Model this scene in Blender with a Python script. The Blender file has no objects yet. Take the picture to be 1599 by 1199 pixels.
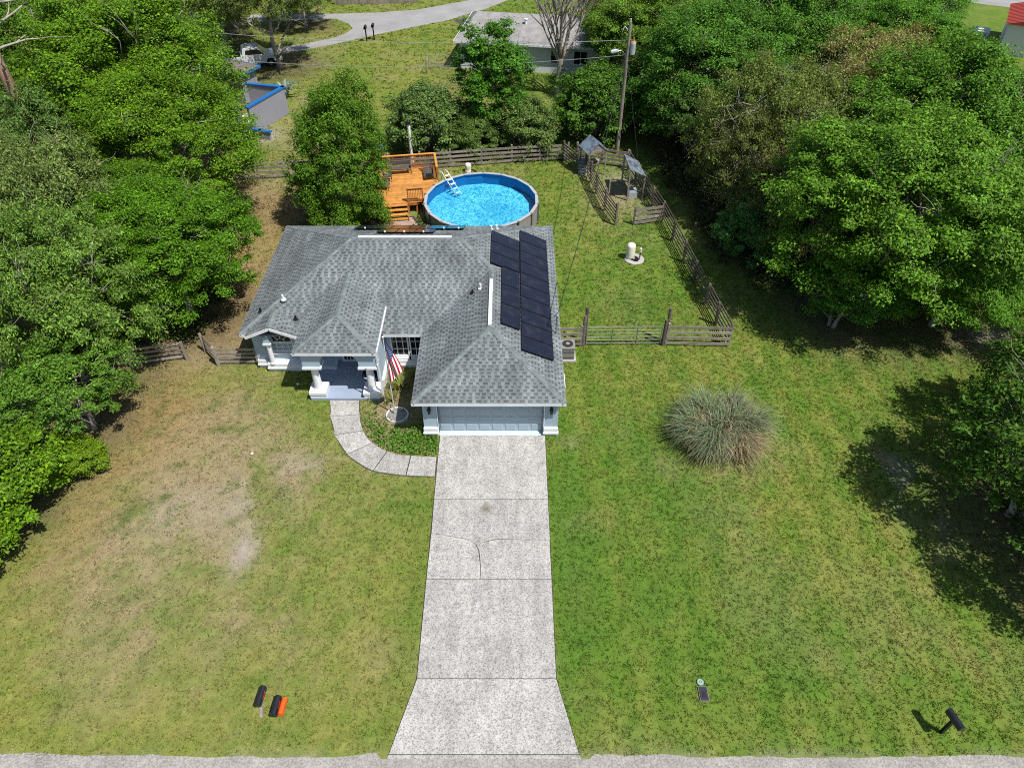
import bpy, math, random
import numpy as np
from mathutils import Vector, Matrix, Quaternion

sc = bpy.context.scene
COL = sc.collection
R = math.radians

# ------------------------------------------------------------------ camera
cam_d = bpy.data.cameras.new('camera')
cam_d.sensor_fit = 'HORIZONTAL'; cam_d.sensor_width = 36.0
cam_d.lens = 36.0 * 1109.0 / 1599.0
cam_d.clip_start = 0.1; cam_d.clip_end = 1500
cam = bpy.data.objects.new('camera', cam_d); COL.objects.link(cam)
cam.location = (0, 0, 25.0)
cam.rotation_euler = (R(90 - 43.2), 0, 0)
sc.camera = cam

# ------------------------------------------------------------------ light
SUN = Vector((0.46, -0.35, 1.0)).normalized()
world = bpy.data.worlds.new('World'); sc.world = world; world.use_nodes = True
wn = world.node_tree.nodes; wn.clear()
sky = wn.new('ShaderNodeTexSky'); sky.sky_type = 'NISHITA'; sky.sun_disc = False
sky.sun_elevation = math.asin(SUN.z); sky.sun_rotation = math.atan2(SUN.x, SUN.y)
bg = wn.new('ShaderNodeBackground'); bg.inputs['Strength'].default_value = 0.095
wo = wn.new('ShaderNodeOutputWorld')
world.node_tree.links.new(sky.outputs[0], bg.inputs[0]); world.node_tree.links.new(bg.outputs[0], wo.inputs[0])
sd = bpy.data.lights.new('sun', 'SUN'); sd.energy = 4.8; sd.angle = R(0.5); sd.color = (1.0, 0.96, 0.89)
so = bpy.data.objects.new('sun', sd); COL.objects.link(so)
so.rotation_euler = SUN.to_track_quat('Z', 'Y').to_euler(); so.location = (30, -20, 60)
sc.view_settings.view_transform = 'Standard'; sc.view_settings.look = 'None'
sc.view_settings.exposure = 0.20; sc.view_settings.gamma = 1.0; sc.view_settings.use_curve_mapping = False
sc.cycles.max_bounces = 6; sc.cycles.diffuse_bounces = 3; sc.cycles.glossy_bounces = 2
sc.cycles.transmission_bounces = 4; sc.cycles.transparent_max_bounces = 6
sc.cycles.use_denoising = False
sc.cycles.pixel_filter_type = 'BLACKMAN_HARRIS'; sc.cycles.filter_width = 1.05
sc.cycles.caustics_reflective = False; sc.cycles.caustics_refractive = False

rng = np.random.default_rng(7)
random.seed(7)

# ------------------------------------------------------------------ materials
MATS = {}
class NT:
    def __init__(s, m):
        m.use_nodes = True; s.t = m.node_tree; s.n = s.t.nodes; s.n.clear()
        s.out = s.n.new('ShaderNodeOutputMaterial')
    def new(s, k, **kw):
        n = s.n.new('ShaderNode' + k)
        for a, v in kw.items(): setattr(n, a, v)
        return n
    def lk(s, a, b): s.t.links.new(a, b)
    def val(s, sock, v):
        if hasattr(v, 'is_linked') or hasattr(v, 'node'): s.lk(v, sock)
        else:
            if isinstance(v, tuple) and len(v) == 3 and len(sock.default_value) == 4: v = v + (1,)
            sock.default_value = v
    def noise(s, scale, detail=3, rough=.55, vec=None, dist=0):
        n = s.new('TexNoise'); n.inputs['Scale'].default_value = scale
        n.inputs['Detail'].default_value = detail; n.inputs['Roughness'].default_value = rough
        n.inputs['Distortion'].default_value = dist
        if vec is not None: s.lk(vec, n.inputs['Vector'])
        return n.outputs[0]
    def pos(s, scale=None):
        g = s.new('NewGeometry').outputs['Position']
        if scale:
            m = s.new('Mapping'); m.inputs['Scale'].default_value = scale; s.lk(g, m.inputs[0]); return m.outputs[0]
        return g
    def ramp(s, f, stops):
        r = s.new('ValToRGB'); e = r.color_ramp.elements
        while len(e) < len(stops): e.new(.5)
        for i, (p, c) in enumerate(stops):
            e[i].position = p; e[i].color = (c, c, c, 1) if not isinstance(c, tuple) else c + (1,)
        s.lk(f, r.inputs[0]); return r.outputs[0]
    def mix(s, f, a, b, mode='MIX'):
        m = s.new('Mix', data_type='RGBA', blend_type=mode)
        s.val(m.inputs[0], f); s.val(m.inputs[6], a); s.val(m.inputs[7], b); return m.outputs[2]
    def math(s, op, a, b=0.0):
        m = s.new('Math', operation=op); s.val(m.inputs[0], a); s.val(m.inputs[1], b); return m.outputs[0]
    def bump(s, h, strength=.3, dist=.02):
        b = s.new('Bump'); b.inputs['Strength'].default_value = strength; b.inputs['Distance'].default_value = dist
        s.lk(h, b.inputs['Height']); return b.outputs[0]
    def bsdf(s, col, rough=.8, metal=0.0, spec=.3, normal=None, **kw):
        p = s.new('BsdfPrincipled')
        s.val(p.inputs['Base Color'], col); s.val(p.inputs['Roughness'], rough); s.val(p.inputs['Metallic'], metal)
        p.inputs['Specular IOR Level'].default_value = spec
        if normal is not None: s.lk(normal, p.inputs['Normal'])
        s.lk(p.outputs[0], s.out.inputs[0]); return p

def mat(name, fn):
    m = bpy.data.materials.new(name); fn(NT(m)); MATS[name] = m; return m

def simple(name, col, rough=.7, metal=0., spec=.3, var=.15, scale=6., bump=0., fine=40.):
    def f(t):
        p = t.pos()
        n = t.noise(scale, 4, .6, p); n2 = t.noise(fine, 2, .6, p)
        k = t.ramp(n, [(.25, 1 - var), (.75, 1 + var)])
        c = t.mix(1.0, col, k, 'MULTIPLY')
        k2 = t.ramp(n2, [(.3, 1 - var * .6), (.7, 1 + var * .6)])
        c = t.mix(1.0, c, k2, 'MULTIPLY')
        t.bsdf(c, rough, metal, spec, t.bump(n2, bump, .01) if bump else None)
    return mat(name, f)

def wood(name, col, dark, scale=1.0, rough=.8):
    def f(t):
        oi = t.new('ObjectInfo')
        tc = t.new('TexCoord').outputs['Object']
        m = t.new('Mapping'); m.inputs['Scale'].default_value = (1.5, 14, 14); t.lk(tc, m.inputs[0])
        ad = t.new('VectorMath', operation='ADD'); t.lk(m.outputs[0], ad.inputs[0]); t.lk(oi.outputs['Location'], ad.inputs[1])
        n = t.noise(2.2 * scale, 5, .65, ad.outputs[0])
        n2 = t.noise(3.0, 3, .6, t.pos())
        c = t.ramp(n, [(.28, dark), (.62, col)])
        c = t.mix(1.0, c, t.ramp(n2, [(.3, .75), (.7, 1.2)]), 'MULTIPLY')
        c = t.mix(1.0, c, t.ramp(oi.outputs['Random'], [(0, .78), (1, 1.22)]), 'MULTIPLY')
        t.bsdf(c, rough, 0, .25, t.bump(n, .4, .006))
    return mat(name, f)

wood('weathered_wood', (.36, .31, .27), (.14, .115, .10))
wood('dark_wood', (.185, .15, .13), (.065, .052, .045))
wood('deck_wood', (.62, .29, .075), (.40, .16, .035), rough=.6)
wood('rail_wood', (.46, .18, .05), (.24, .085, .022), rough=.65)
wood('grey_furniture', (.12, .115, .11), (.05, .048, .046))
simple('white_paint', (.74, .75, .77), .5, var=.06, scale=2, fine=15)
simple('fascia_white', (.72, .73, .75), .5, var=.10, scale=1.5, fine=20)
simple('wall_blue', (.36, .45, .52), .85, var=.06, scale=1.2, bump=.25, fine=60)
simple('trim_blue', (.52, .60, .66), .7, var=.05, scale=2)
simple('garage_paint', (.33, .41, .47), .55, var=.05, scale=2)
simple('porch_paint', (.30, .36, .47), .45, var=.08, scale=1.5)
simple('soffit', (.55, .58, .6), .8)
simple('black_plastic', (.018, .018, .02), .45, spec=.4, var=.2)
simple('black_metal', (.02, .02, .022), .4, .2)
simple('mailbox_black', (.022, .026, .034), .33, .3, .5, var=.15)
simple('newspaper_orange', (.75, .10, .012), .45, var=.06)
simple('red_plastic', (.5, .03, .03), .4)
simple('galvanised', (.42, .45, .47), .42, .75, var=.15)
simple('vent_white', (.62, .63, .64), .5, var=.12, scale=2)
simple('gate_steel', (.22, .22, .21), .6, .15, var=.2)
simple('white_metal', (.8, .81, .82), .35, .0, .5, var=.04)
simple('tank_cream', (.72, .68, .58), .5, var=.12, scale=5)
simple('concrete_pad', (.42, .40, .37), .9, var=.2, scale=8, bump=.3)
simple('grey_pvc', (.5, .52, .53), .5)
simple('transformer', (.42, .46, .5), .5, .2)
simple('rust_orange', (.45, .2, .07), .7)
simple('teal_plastic', (.1, .3, .27), .6)
simple('neighbor_wall', (.26, .26, .30), .85, var=.08, scale=1)
simple('blue_trim', (.02, .14, .42), .5, var=.12, scale=4)
simple('neighbor_roof', (.17, .14, .145), .9, var=.25, scale=2, bump=.3)
simple('white_roof', (.62, .6, .58), .8, var=.3, scale=1.2, fine=8)
simple('far_roof', (.28, .27, .265), .85, var=.25, scale=1.5, fine=12, bump=.3)
simple('far_wall', (.66, .68, .70), .8, var=.06)
simple('red_roof', (.36, .06, .045), .6, var=.2)
simple('truck_white', (.7, .72, .74), .3, 0, .5, var=.05)
simple('tyre', (.015, .015, .016), .8)
simple('suv_paint', (.018, .025, .04), .25, .1, .6, var=.1)
simple('suv_glass', (.012, .014, .018), .08, 0, .6, var=.05)
simple('bark', (.19, .155, .125), .95, var=.35, scale=4, bump=.6, fine=25)
simple('pale_bark', (.34, .30, .26), .95, var=.3, scale=4, bump=.5, fine=25)
simple('pine_bark', (.30, .19, .14), .95, var=.35, scale=5, bump=.6, fine=20)
simple('pole_wood', (.24, .20, .17), .9, var=.3, scale=3)
simple('wire', (.03, .03, .032), .6)
simple('pale_wire', (.35, .35, .34), .5)
simple('edging_white', (.62, .6, .57), .8, var=.15)
simple('gravel_ring', (.24, .23, .22), .95, var=.5, scale=12, bump=.6, fine=50)
simple('meter_lid', (.03, .03, .04), .6)
simple('cleanout_green', (.25, .36, .29), .6, var=.1)
simple('flag_red', (.40, .008, .018), .8, var=.06)
simple('flag_white', (.78, .77, .76), .8, var=.04)
simple('flag_blue', (.018, .03, .14), .8, var=.08)
simple('pole_white', (.68, .69, .7), .35, .3)
simple('ac_metal', (.30, .29, .27), .6, .3, var=.1)
simple('ac_dark', (.03, .03, .03), .6)
simple('pool_wall', (.30, .285, .27), .6, .2, var=.15, scale=3)
simple('pool_rim', (.43, .43, .45), .5, .1, var=.1)
simple('pool_trim', (.13, .125, .12), .6, .2)
simple('agave_leaf', (.27, .36, .33), .6, var=.2)
simple('brick_edge', (.4, .3, .24), .9, var=.25, scale=10)
simple('chain_steel', (.38, .40, .41), .5, .6)
simple('window_blind', (.30, .36, .42), .15, 0, .5, var=.08)
simple('dark_interior', (.02, .022, .026), .9)

def f(t):
    t.bsdf((.013, .015, .019), .04, 0, .5)
mat('window_glass', f)

def f(t):   # solar cells: dark navy cell sheet with fine grid lines
    tc = t.new('TexCoord').outputs['Object']
    sx = t.new('SeparateXYZ'); t.lk(tc, sx.inputs[0])
    fx = t.math('FRACT', t.math('MULTIPLY', sx.outputs[0], 6.0)); fy = t.math('FRACT', t.math('MULTIPLY', sx.outputs[1], 10.0))
    gx = t.math('LESS_THAN', fx, .06); gy = t.math('LESS_THAN', fy, .06)
    g = t.math('MAXIMUM', gx, gy)
    c = t.mix(g, (.009, .010, .021), (.030, .032, .046))
    dust = t.noise(2.0, 4, .6, t.pos())
    c = t.mix(t.ramp(dust, [(.5, 0.), (.8, .12)]), c, (.2, .19, .18))
    t.bsdf(c, .16, 0, .5)
mat('solar_cell', f)
simple('solar_frame', (.012, .012, .014), .4, .3)

def f(t):   # shingle tabs, colour carried per tab
    a = t.new('VertexColor', layer_name='Col')
    p = t.pos()
    gr = t.ramp(t.noise(90, 2, .6, p), [(.25, .72), (.75, 1.28)])
    st = t.ramp(t.noise(.55, 5, .6, p), [(.3, .74), (.68, 1.12)])
    streak = t.ramp(t.noise(1.5, 5, .65, t.pos((1.4, .3, .3))), [(.32, .70), (.62, 1.08)])
    c = t.mix(1.0, a.outputs[0], gr, 'MULTIPLY'); c = t.mix(1.0, c, st, 'MULTIPLY'); c = t.mix(1.0, c, streak, 'MULTIPLY')
    t.bsdf(c, .92, 0, .2, t.bump(t.noise(70, 2, .6, p), .5, .008))
mat('shingle', f)
simple('hip_cap', (.165, .192, .192), .92, var=.4, scale=3, bump=.4, fine=50)

def f(t):   # exposed aggregate concrete
    p = t.pos()
    v = t.new('TexVoronoi'); v.inputs['Scale'].default_value = 27; t.lk(p, v.inputs['Vector'])
    sep = t.new('SeparateColor'); t.lk(v.outputs['Color'], sep.inputs[0])
    spk = t.ramp(sep.outputs[0], [(0, .52), (.4, .93), (1, 1.2)])
    st = t.ramp(t.noise(.7, 5, .6, p), [(.3, .84), (.65, 1.06)])
    st2 = t.ramp(t.noise(3.5, 4, .65, p), [(.32, .86), (.62, 1.04)])
    oi = t.new('ObjectInfo')
    c = t.mix(1.0, (.455, .44, .415), spk, 'MULTIPLY'); c = t.mix(1.0, c, st, 'MULTIPLY'); c = t.mix(1.0, c, st2, 'MULTIPLY')
    c = t.mix(1.0, c, t.ramp(oi.outputs['Random'], [(0, .89), (1, 1.06)]), 'MULTIPLY')
    tyre = t.ramp(t.noise(1.1, 4, .6, t.pos((2.2, .22, 1))), [(.36, .86), (.6, 1.03)]); c = t.mix(1.0, c, tyre, 'MULTIPLY')
    # oil stain on the second slab
    d = t.new('VectorMath', operation='DISTANCE'); t.lk(p, d.inputs[0]); d.inputs[1].default_value = (-1.08, 18.72, .05)
    n = t.math('ADD', d.outputs['Value'], t.math('MULTIPLY', t.noise(9, 4, .6, p), .5))
    c = t.mix(t.ramp(n, [(.28, .75), (.62, 0.)]), c, (.13, .11, .06))
    t.bsdf(c, .93, 0, .2, t.bump(sep.outputs[1], .5, .008))
mat('aggregate', f)

def f(t):
    p = t.pos()
    v = t.new('TexVoronoi'); v.inputs['Scale'].default_value = 22; t.lk(p, v.inputs['Vector'])
    sep = t.new('SeparateColor'); t.lk(v.outputs['Color'], sep.inputs[0])
    c = t.mix(1.0, (.335, .315, .29), t.ramp(sep.outputs[0], [(0, .7), (1, 1.2)]), 'MULTIPLY')
    c = t.mix(1.0, c, t.ramp(t.noise(.8, 5, .65, p), [(.3, .8), (.7, 1.12)]), 'MULTIPLY')
    t.bsdf(c, .95, 0, .2, t.bump(sep.outputs[1], .4, .006))
mat('asphalt', f)
def f(t):
    p = t.pos()
    c = t.mix(1.0, (.30, .295, .29), t.ramp(t.noise(.35, 5, .65, p), [(.3, .82), (.7, 1.15)]), 'MULTIPLY')
    c = t.mix(1.0, c, t.ramp(t.noise(8, 2, .65, p), [(.3, .9), (.7, 1.1)]), 'MULTIPLY')
    t.bsdf(c, .95)
mat('far_asphalt', f)
simple('dark_asphalt', (.07, .07, .08), .9, var=.15)
simple('joint_soil', (.055, .047, .035), 1., var=.4, scale=6)

def f(t):   # pavers on the patio
    oi = t.new('ObjectInfo')
    p = t.pos()
    c = t.ramp(oi.outputs['Random'], [(0, (.38, .24, .19)), (.5, (.46, .33, .26)), (1, (.36, .29, .25))])
    c = t.mix(1.0, c, t.ramp(t.noise(14, 3, .6, p), [(.3, .75), (.7, 1.2)]), 'MULTIPLY')
    t.bsdf(c, .95)
mat('paver', f)

def f(t):   # soil and turf sheet, colour carried by the terrain, grain added here
    a = t.new('VertexColor', layer_name='Col'); p = t.pos()
    n1 = t.ramp(t.noise(18, 4, .7, p), [(.28, .72), (.72, 1.26)])
    n2 = t.ramp(t.noise(2.2, 4, .6, p), [(.3, .82), (.7, 1.18)])
    c = t.mix(1.0, a.outputs[0], n1, 'MULTIPLY'); c = t.mix(1.0, c, n2, 'MULTIPLY')
    t.bsdf(c, 1.0, 0, .1, t.bump(t.noise(16, 3, .7, p), .7, .03))
mat('turf', f)

def f(t):
    a = t.new('VertexColor', layer_name='Col')
    d = t.new('BsdfDiffuse'); t.lk(a.outputs[0], d.inputs[0])
    tr = t.new('BsdfTranslucent'); t.lk(a.outputs[0], tr.inputs[0])
    m = t.new('MixShader'); m.inputs[0].default_value = .3
    t.lk(d.outputs[0], m.inputs[1]); t.lk(tr.outputs[0], m.inputs[2]); t.lk(m.outputs[0], t.out.inputs[0])
mat('grass_blade', f)

def leafmat(name, trans=.28, lo=.40, hi=1.60, warm=(1.35, 1.08, .6)):
    def f(t):
        oi = t.new('ObjectInfo'); g = t.new('NewGeometry'); rnd = g.outputs['Random Per Island']
        k = t.ramp(rnd, [(0, lo), (.7, 1.0), (1, hi)])
        c = t.mix(1.0, oi.outputs['Color'], k, 'MULTIPLY')
        r2 = t.math('FRACT', t.math('MULTIPLY', rnd, 37.7))
        c = t.mix(t.ramp(r2, [(.55, 0.), (1, .8)]), c, t.mix(1.0, c, warm, 'MULTIPLY'))
        big = t.ramp(t.noise(.6, 3, .6, t.pos()), [(.3, .78), (.7, 1.2)])
        c = t.mix(1.0, c, big, 'MULTIPLY')
        p = t.bsdf(c, .58, 0, .22)
        tr = t.new('BsdfTranslucent'); t.lk(t.mix(1.0, c, (1.25, 1.15, .6), 'MULTIPLY'), tr.inputs[0])
        m = t.new('MixShader'); m.inputs[0].default_value = trans
        t.lk(p.outputs[0], m.inputs[1]); t.lk(tr.outputs[0], m.inputs[2]); t.lk(m.outputs[0], t.out.inputs[0])
    return mat(name, f)
leafmat('leaf')
def f(t):   # dry and grey green pampas blades, colour carried per blade
    a = t.new('VertexColor', layer_name='Col')
    p = t.bsdf(a.outputs[0], .6, 0, .3)
    tr = t.new('BsdfTranslucent'); t.lk(a.outputs[0], tr.inputs[0])
    m = t.new('MixShader'); m.inputs[0].default_value = .25
    t.lk(p.outputs[0], m.inputs[1]); t.lk(tr.outputs[0], m.inputs[2]); t.lk(m.outputs[0], t.out.inputs[0])
mat('blade_colour', f)

def f(t):   # pool liner: blue pebble print with the water's caustic sparkle painted in as pale lines
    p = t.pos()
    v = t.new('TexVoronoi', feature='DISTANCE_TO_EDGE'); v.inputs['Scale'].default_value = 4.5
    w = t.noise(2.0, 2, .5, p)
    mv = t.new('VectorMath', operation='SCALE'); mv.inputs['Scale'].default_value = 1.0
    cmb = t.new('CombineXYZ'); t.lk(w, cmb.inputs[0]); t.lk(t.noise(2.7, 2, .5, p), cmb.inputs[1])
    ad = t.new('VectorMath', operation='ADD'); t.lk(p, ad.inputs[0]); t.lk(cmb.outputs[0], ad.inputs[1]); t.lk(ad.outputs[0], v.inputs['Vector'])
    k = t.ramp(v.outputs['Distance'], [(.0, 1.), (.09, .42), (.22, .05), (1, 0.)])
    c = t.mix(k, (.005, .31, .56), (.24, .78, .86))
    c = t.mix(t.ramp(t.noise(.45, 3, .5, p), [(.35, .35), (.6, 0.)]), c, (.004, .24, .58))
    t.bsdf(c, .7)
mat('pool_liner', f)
simple('pool_liner_wall', (.008, .17, .45), .6, var=.1)
def f(t):   # water sheet: clear with a faint blue cast and ripples
    p = t.pos()
    nrm = t.bump(t.noise(3.2, 3, .6, p), .35, .05)
    tr = t.new('BsdfTransparent'); tr.inputs[0].default_value = (.80, .95, .98, 1)
    gl = t.new('BsdfGlossy'); gl.inputs['Roughness'].default_value = .05; t.lk(nrm, gl.inputs['Normal'])
    fr = t.new('Fresnel'); fr.inputs['IOR'].default_value = 1.33; t.lk(nrm, fr.inputs['Normal'])
    m = t.new('MixShader'); t.lk(fr.outputs[0], m.inputs[0]); t.lk(tr.outputs[0], m.inputs[1]); t.lk(gl.outputs[0], m.inputs[2])
    t.lk(m.outputs[0], t.out.inputs[0])
mat('pool_water', f)
def f(t):   # blue grey corrugated sheet with rust and dirt
    p = t.pos()
    c = t.mix(t.ramp(t.noise(2.5, 4, .65, p), [(.45, 0.), (.62, .8)]), (.30, .38, .46), (.09, .09, .1))
    t.bsdf(c, .45, .4, .4)
mat('tin_sheet', f)

# ------------------------------------------------------------------ mesh helpers
class MB:
    def __init__(s): s.v = []; s.f = []; s.m = []
    def add(s, vs, fs, m=0):
        o = len(s.v); s.v += [tuple(v) for v in vs]
        for q in fs: s.f.append(tuple(i + o for i in q)); s.m.append(m)
    def box(s, x0, x1, y0, y1, z0, z1, m=0):
        s.add([(x0, y0, z0), (x1, y0, z0), (x1, y1, z0), (x0, y1, z0), (x0, y0, z1), (x1, y0, z1), (x1, y1, z1), (x0, y1, z1)],
              [(0, 3, 2, 1), (4, 5, 6, 7), (0, 1, 5, 4), (1, 2, 6, 5), (2, 3, 7, 6), (3, 0, 4, 7)], m)
    def bar(s, p0, p1, w, h, m=0, up=(0, 0, 1)):
        p0 = Vector(p0); p1 = Vector(p1); d = (p1 - p0).normalized(); u = Vector(up)
        a = d.cross(u)
        if a.length < 1e-4: a = d.cross(Vector((0, 1, 0)))
        a.normalize(); b = a.cross(d)
        vs = []
        for p in (p0, p1):
            for sx, sy in ((-1, -1), (1, -1), (1, 1), (-1, 1)): vs.append(p + a * (sx * w / 2) + b * (sy * h / 2))
        s.add(vs, [(0, 1, 2, 3), (7, 6, 5, 4), (0, 4, 5, 1), (1, 5, 6, 2), (2, 6, 7, 3), (3, 7, 4, 0)], m)
    def tube(s, pts, rad, n=8, m=0, cap=True):
        pts = [Vector(p) for p in pts]; o = len(s.v); k = len(pts)
        if not hasattr(rad, '__len__'): rad = [rad] * k
        ref = Vector((.3, .9, .2))
        for i, p in enumerate(pts):
            d = (pts[min(i + 1, k - 1)] - pts[max(i - 1, 0)]).normalized()
            a = d.cross(ref)
            if a.length < .05: a = d.cross(Vector((1, 0, 0)))
            a.normalize(); b = d.cross(a)
            for j in range(n):
                t = 2 * math.pi * j / n; s.v.append(tuple(p + (a * math.cos(t) + b * math.sin(t)) * rad[i]))
        for i in range(k - 1):
            for j in range(n):
                j2 = (j + 1) % n
                s.f.append((o + i * n + j, o + i * n + j2, o + (i + 1) * n + j2, o + (i + 1) * n + j)); s.m.append(m)
        if cap:
            s.f.append(tuple(o + j for j in reversed(range(n)))); s.m.append(m)
            s.f.append(tuple(o + (k - 1) * n + j for j in range(n))); s.m.append(m)
    def lathe(s, c, prof, n=24, m=0):
        o = len(s.v); k = len(prof)
        for r, z in prof:
            for j in range(n):
                t = 2 * math.pi * j / n; s.v.append((c[0] + r * math.cos(t), c[1] + r * math.sin(t), c[2] + z))
        for i in range(k - 1):
            for j in range(n):
                j2 = (j + 1) % n
                s.f.append((o + i * n + j, o + i * n + j2, o + (i + 1) * n + j2, o + (i + 1) * n + j)); s.m.append(m)
        s.f.append(tuple(o + j for j in reversed(range(n)))); s.m.append(m)
        s.f.append(tuple(o + (k - 1) * n + j for j in range(n))); s.m.append(m)
    def prism(s, poly, z0, z1, m=0):
        n = len(poly); a = sum(poly[i][0] * poly[(i + 1) % n][1] - poly[(i + 1) % n][0] * poly[i][1] for i in range(n))
        if a < 0: poly = poly[::-1]
        s.add([(x, y, z0) for x, y in poly] + [(x, y, z1) for x, y in poly],
              [tuple(reversed(range(n))), tuple(range(n, 2 * n))] + [(i, (i + 1) % n, n + (i + 1) % n, n + i) for i in range(n)], m)
    def poly(s, vs, m=0): s.add(vs, [tuple(range(len(vs)))], m)

def org(p):
    v = Vector((0, 0, 0))
    while p is not None: v += p.location; p = p.parent
    return v

def mesh_of(name, mb, mats, o=Vector((0, 0, 0)), smooth=False):
    me = bpy.data.meshes.new(name)
    me.from_pydata([(v[0] - o.x, v[1] - o.y, v[2] - o.z) for v in mb.v], [], mb.f)
    for m in (mats if isinstance(mats, (list, tuple)) else [mats]): me.materials.append(MATS[m])
    if isinstance(mats, (list, tuple)): me.polygons.foreach_set('material_index', mb.m)
    if smooth: me.polygons.foreach_set('use_smooth', [True] * len(me.polygons))
    me.update(); return me

def obj(name, mb, mats, parent=None, loc=None, smooth=False):
    """one mesh object; vertices given in world metres"""
    o = org(parent) if parent is not None else Vector(loc or (0, 0, 0))
    me = mesh_of(name, mb, mats, o, smooth)
    ob = bpy.data.objects.new(name, me); COL.objects.link(ob)
    if parent is not None: ob.parent = parent
    else: ob.location = o
    return ob

def tag(o, label=None, cat=None, group=None, kind=None):
    if label: o['label'] = label
    if cat: o['category'] = cat
    if group: o['group'] = group
    if kind: o['kind'] = kind
    return o

def thing(name, loc, label, cat, group=None):
    o = bpy.data.objects.new(name, None); o.empty_display_size = .2; COL.objects.link(o); o.location = loc
    return tag(o, label, cat, group)

UNIT = {}
def unit_cube(m):
    if m not in UNIT:
        b = MB(); b.box(-.5, .5, -.5, .5, -.5, .5); UNIT[m] = mesh_of('block', b, m)
    return UNIT[m]

def inst(name, me, parent, mtx):
    ob = bpy.data.objects.new(name, me); COL.objects.link(ob); ob.parent = parent
    o = org(parent)
    m = mtx.copy(); m.translation = m.translation - o
    ob.matrix_local = m; return ob

def stick(name, parent, p0, p1, w, h, m, up=(0, 0, 1)):
    """one straight piece (board, post, rail) from p0 to p1, sharing its mesh with every other piece of its material"""
    p0 = Vector(p0); p1 = Vector(p1); d = p1 - p0; L = d.length; x = d.normalized(); u = Vector(up)
    y = u.cross(x)
    if y.length < 1e-3: y = Vector((0, 1, 0))
    y.normalize(); z = x.cross(y)
    mt = Matrix(((x.x * L, y.x * w, z.x * h, 0), (x.y * L, y.y * w, z.y * h, 0), (x.z * L, y.z * w, z.z * h, 0), (0, 0, 0, 1)))
    mt.translation = (p0 + p1) / 2
    return inst(name, unit_cube(m), parent, mt)

def block(name, parent, x0, x1, y0, y1, z0, z1, m):
    mt = Matrix.Diagonal((x1 - x0, y1 - y0, z1 - z0, 1)); mt.translation = ((x0 + x1) / 2, (y0 + y1) / 2, (z0 + z1) / 2)
    return inst(name, unit_cube(m), parent, mt)

def copy_tree(o, parent=None):
    c = o.copy(); COL.objects.link(c)
    if parent is not None: c.parent = parent
    for ch in list(o.children): copy_tree(ch, c)
    return c

# ------------------------------------------------------------------ noise fields
def _h(ix, iy, s):
    n = (ix * 374761393 + iy * 668265263 + s * 1442695041).astype(np.int64) & 0xFFFFFFFF
    n = ((n ^ (n >> 13)) * 1274126177) & 0xFFFFFFFF
    return ((n ^ (n >> 16)) & 0xFFFF) / 65535.0
def vnoise(x, y, s=0):
    ix = np.floor(x).astype(np.int64); iy = np.floor(y).astype(np.int64); fx = x - ix; fy = y - iy
    fx = fx * fx * (3 - 2 * fx); fy = fy * fy * (3 - 2 * fy)
    a = _h(ix, iy, s); b = _h(ix + 1, iy, s); c = _h(ix, iy + 1, s); d = _h(ix + 1, iy + 1, s)
    return (a * (1 - fx) + b * fx) * (1 - fy) + (c * (1 - fx) + d * fx) * fy
def fbm(x, y, f, s=0, o=4):
    r = 0; a = .5; t = 0
    for i in range(o): r = r + a * vnoise(x * f + 17.3 * i, y * f - 9.1 * i, s + i); t += a; a *= .5; f *= 2.03
    return r / t
def gau(x, y, cx, cy, rx, ry): return np.exp(-((x - cx) / rx) ** 2 - ((y - cy) / ry) ** 2)
def sm(a, b, x): t = np.clip((x - a) / (b - a), 0, 1); return t * t * (3 - 2 * t)
def inpoly(x, y, P):
    r = np.zeros(x.shape, bool); n = len(P)
    for i in range(n):
        x0, y0 = P[i]; x1, y1 = P[(i + 1) % n]
        if y0 == y1: continue
        r ^= ((y0 > y) != (y1 > y)) & (x < (x1 - x0) * (y - y0) / (y1 - y0) + x0)
    return r

# ================================================================== LAYOUT (metres)
DRIVE = [(-4.08, 8.63), (2.23, 8.63), (1.57, 11.26), (1.57, 22.99), (-3.42, 22.99), (-3.38, 11.26)]
WALK_OUT = [(-9.14, 25.42), (-8.95, 24.53), (-8.69, 23.66), (-8.27, 22.7), (-7.74, 21.9), (-7.17, 21.35), (-6.4, 20.85), (-5.49, 20.63), (-4.61, 20.52), (-3.46, 20.48)]
WALK_IN = [(-7.63, 25.42), (-7.49, 24.53), (-7.21, 23.53), (-6.76, 22.74), (-6.24, 22.29), (-5.82, 22.01), (-5.28, 21.82), (-4.59, 21.74), (-3.46, 21.66)]
HOUSE_FOOT = [(-13.3, 28.0), (-4.15, 28.0), (-4.15, 23.1), (2.15, 23.1), (2.15, 37.5), (-13.3, 37.5)]
PORCH = [(-10.2, 25.4), (-6.5, 25.4), (-6.5, 28.1), (-10.2, 28.1)]
BED = [(-7.6, 26.4), (-6.6, 27.9), (-4.2, 27.9), (-4.2, 23.0), (-3.46, 23.0), (-3.46, 21.7), (-4.59, 21.76), (-5.28, 21.84), (-5.82, 22.03), (-6.24, 22.31), (-6.76, 22.76), (-7.21, 23.55), (-7.49, 24.55), (-7.6, 25.4)]
def smooth(P, n=3):
    r = []
    for i in range(len(P) - 1):
        p0 = P[max(i - 1, 0)]; p1 = P[i]; p2 = P[i + 1]; p3 = P[min(i + 2, len(P) - 1)]
        for k in range(n):
            t = k / n
            r.append(tuple(.5 * (2 * p1[d] + (p2[d] - p0[d]) * t + (2 * p0[d] - 5 * p1[d] + 4 * p2[d] - p3[d]) * t * t + (3 * p1[d] - p0[d] - 3 * p2[d] + p3[d]) * t ** 3) for d in (0, 1)))
    return r + [P[-1]]
WALK_OUT = smooth(WALK_OUT); WALK_IN = smooth(WALK_IN)
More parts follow.
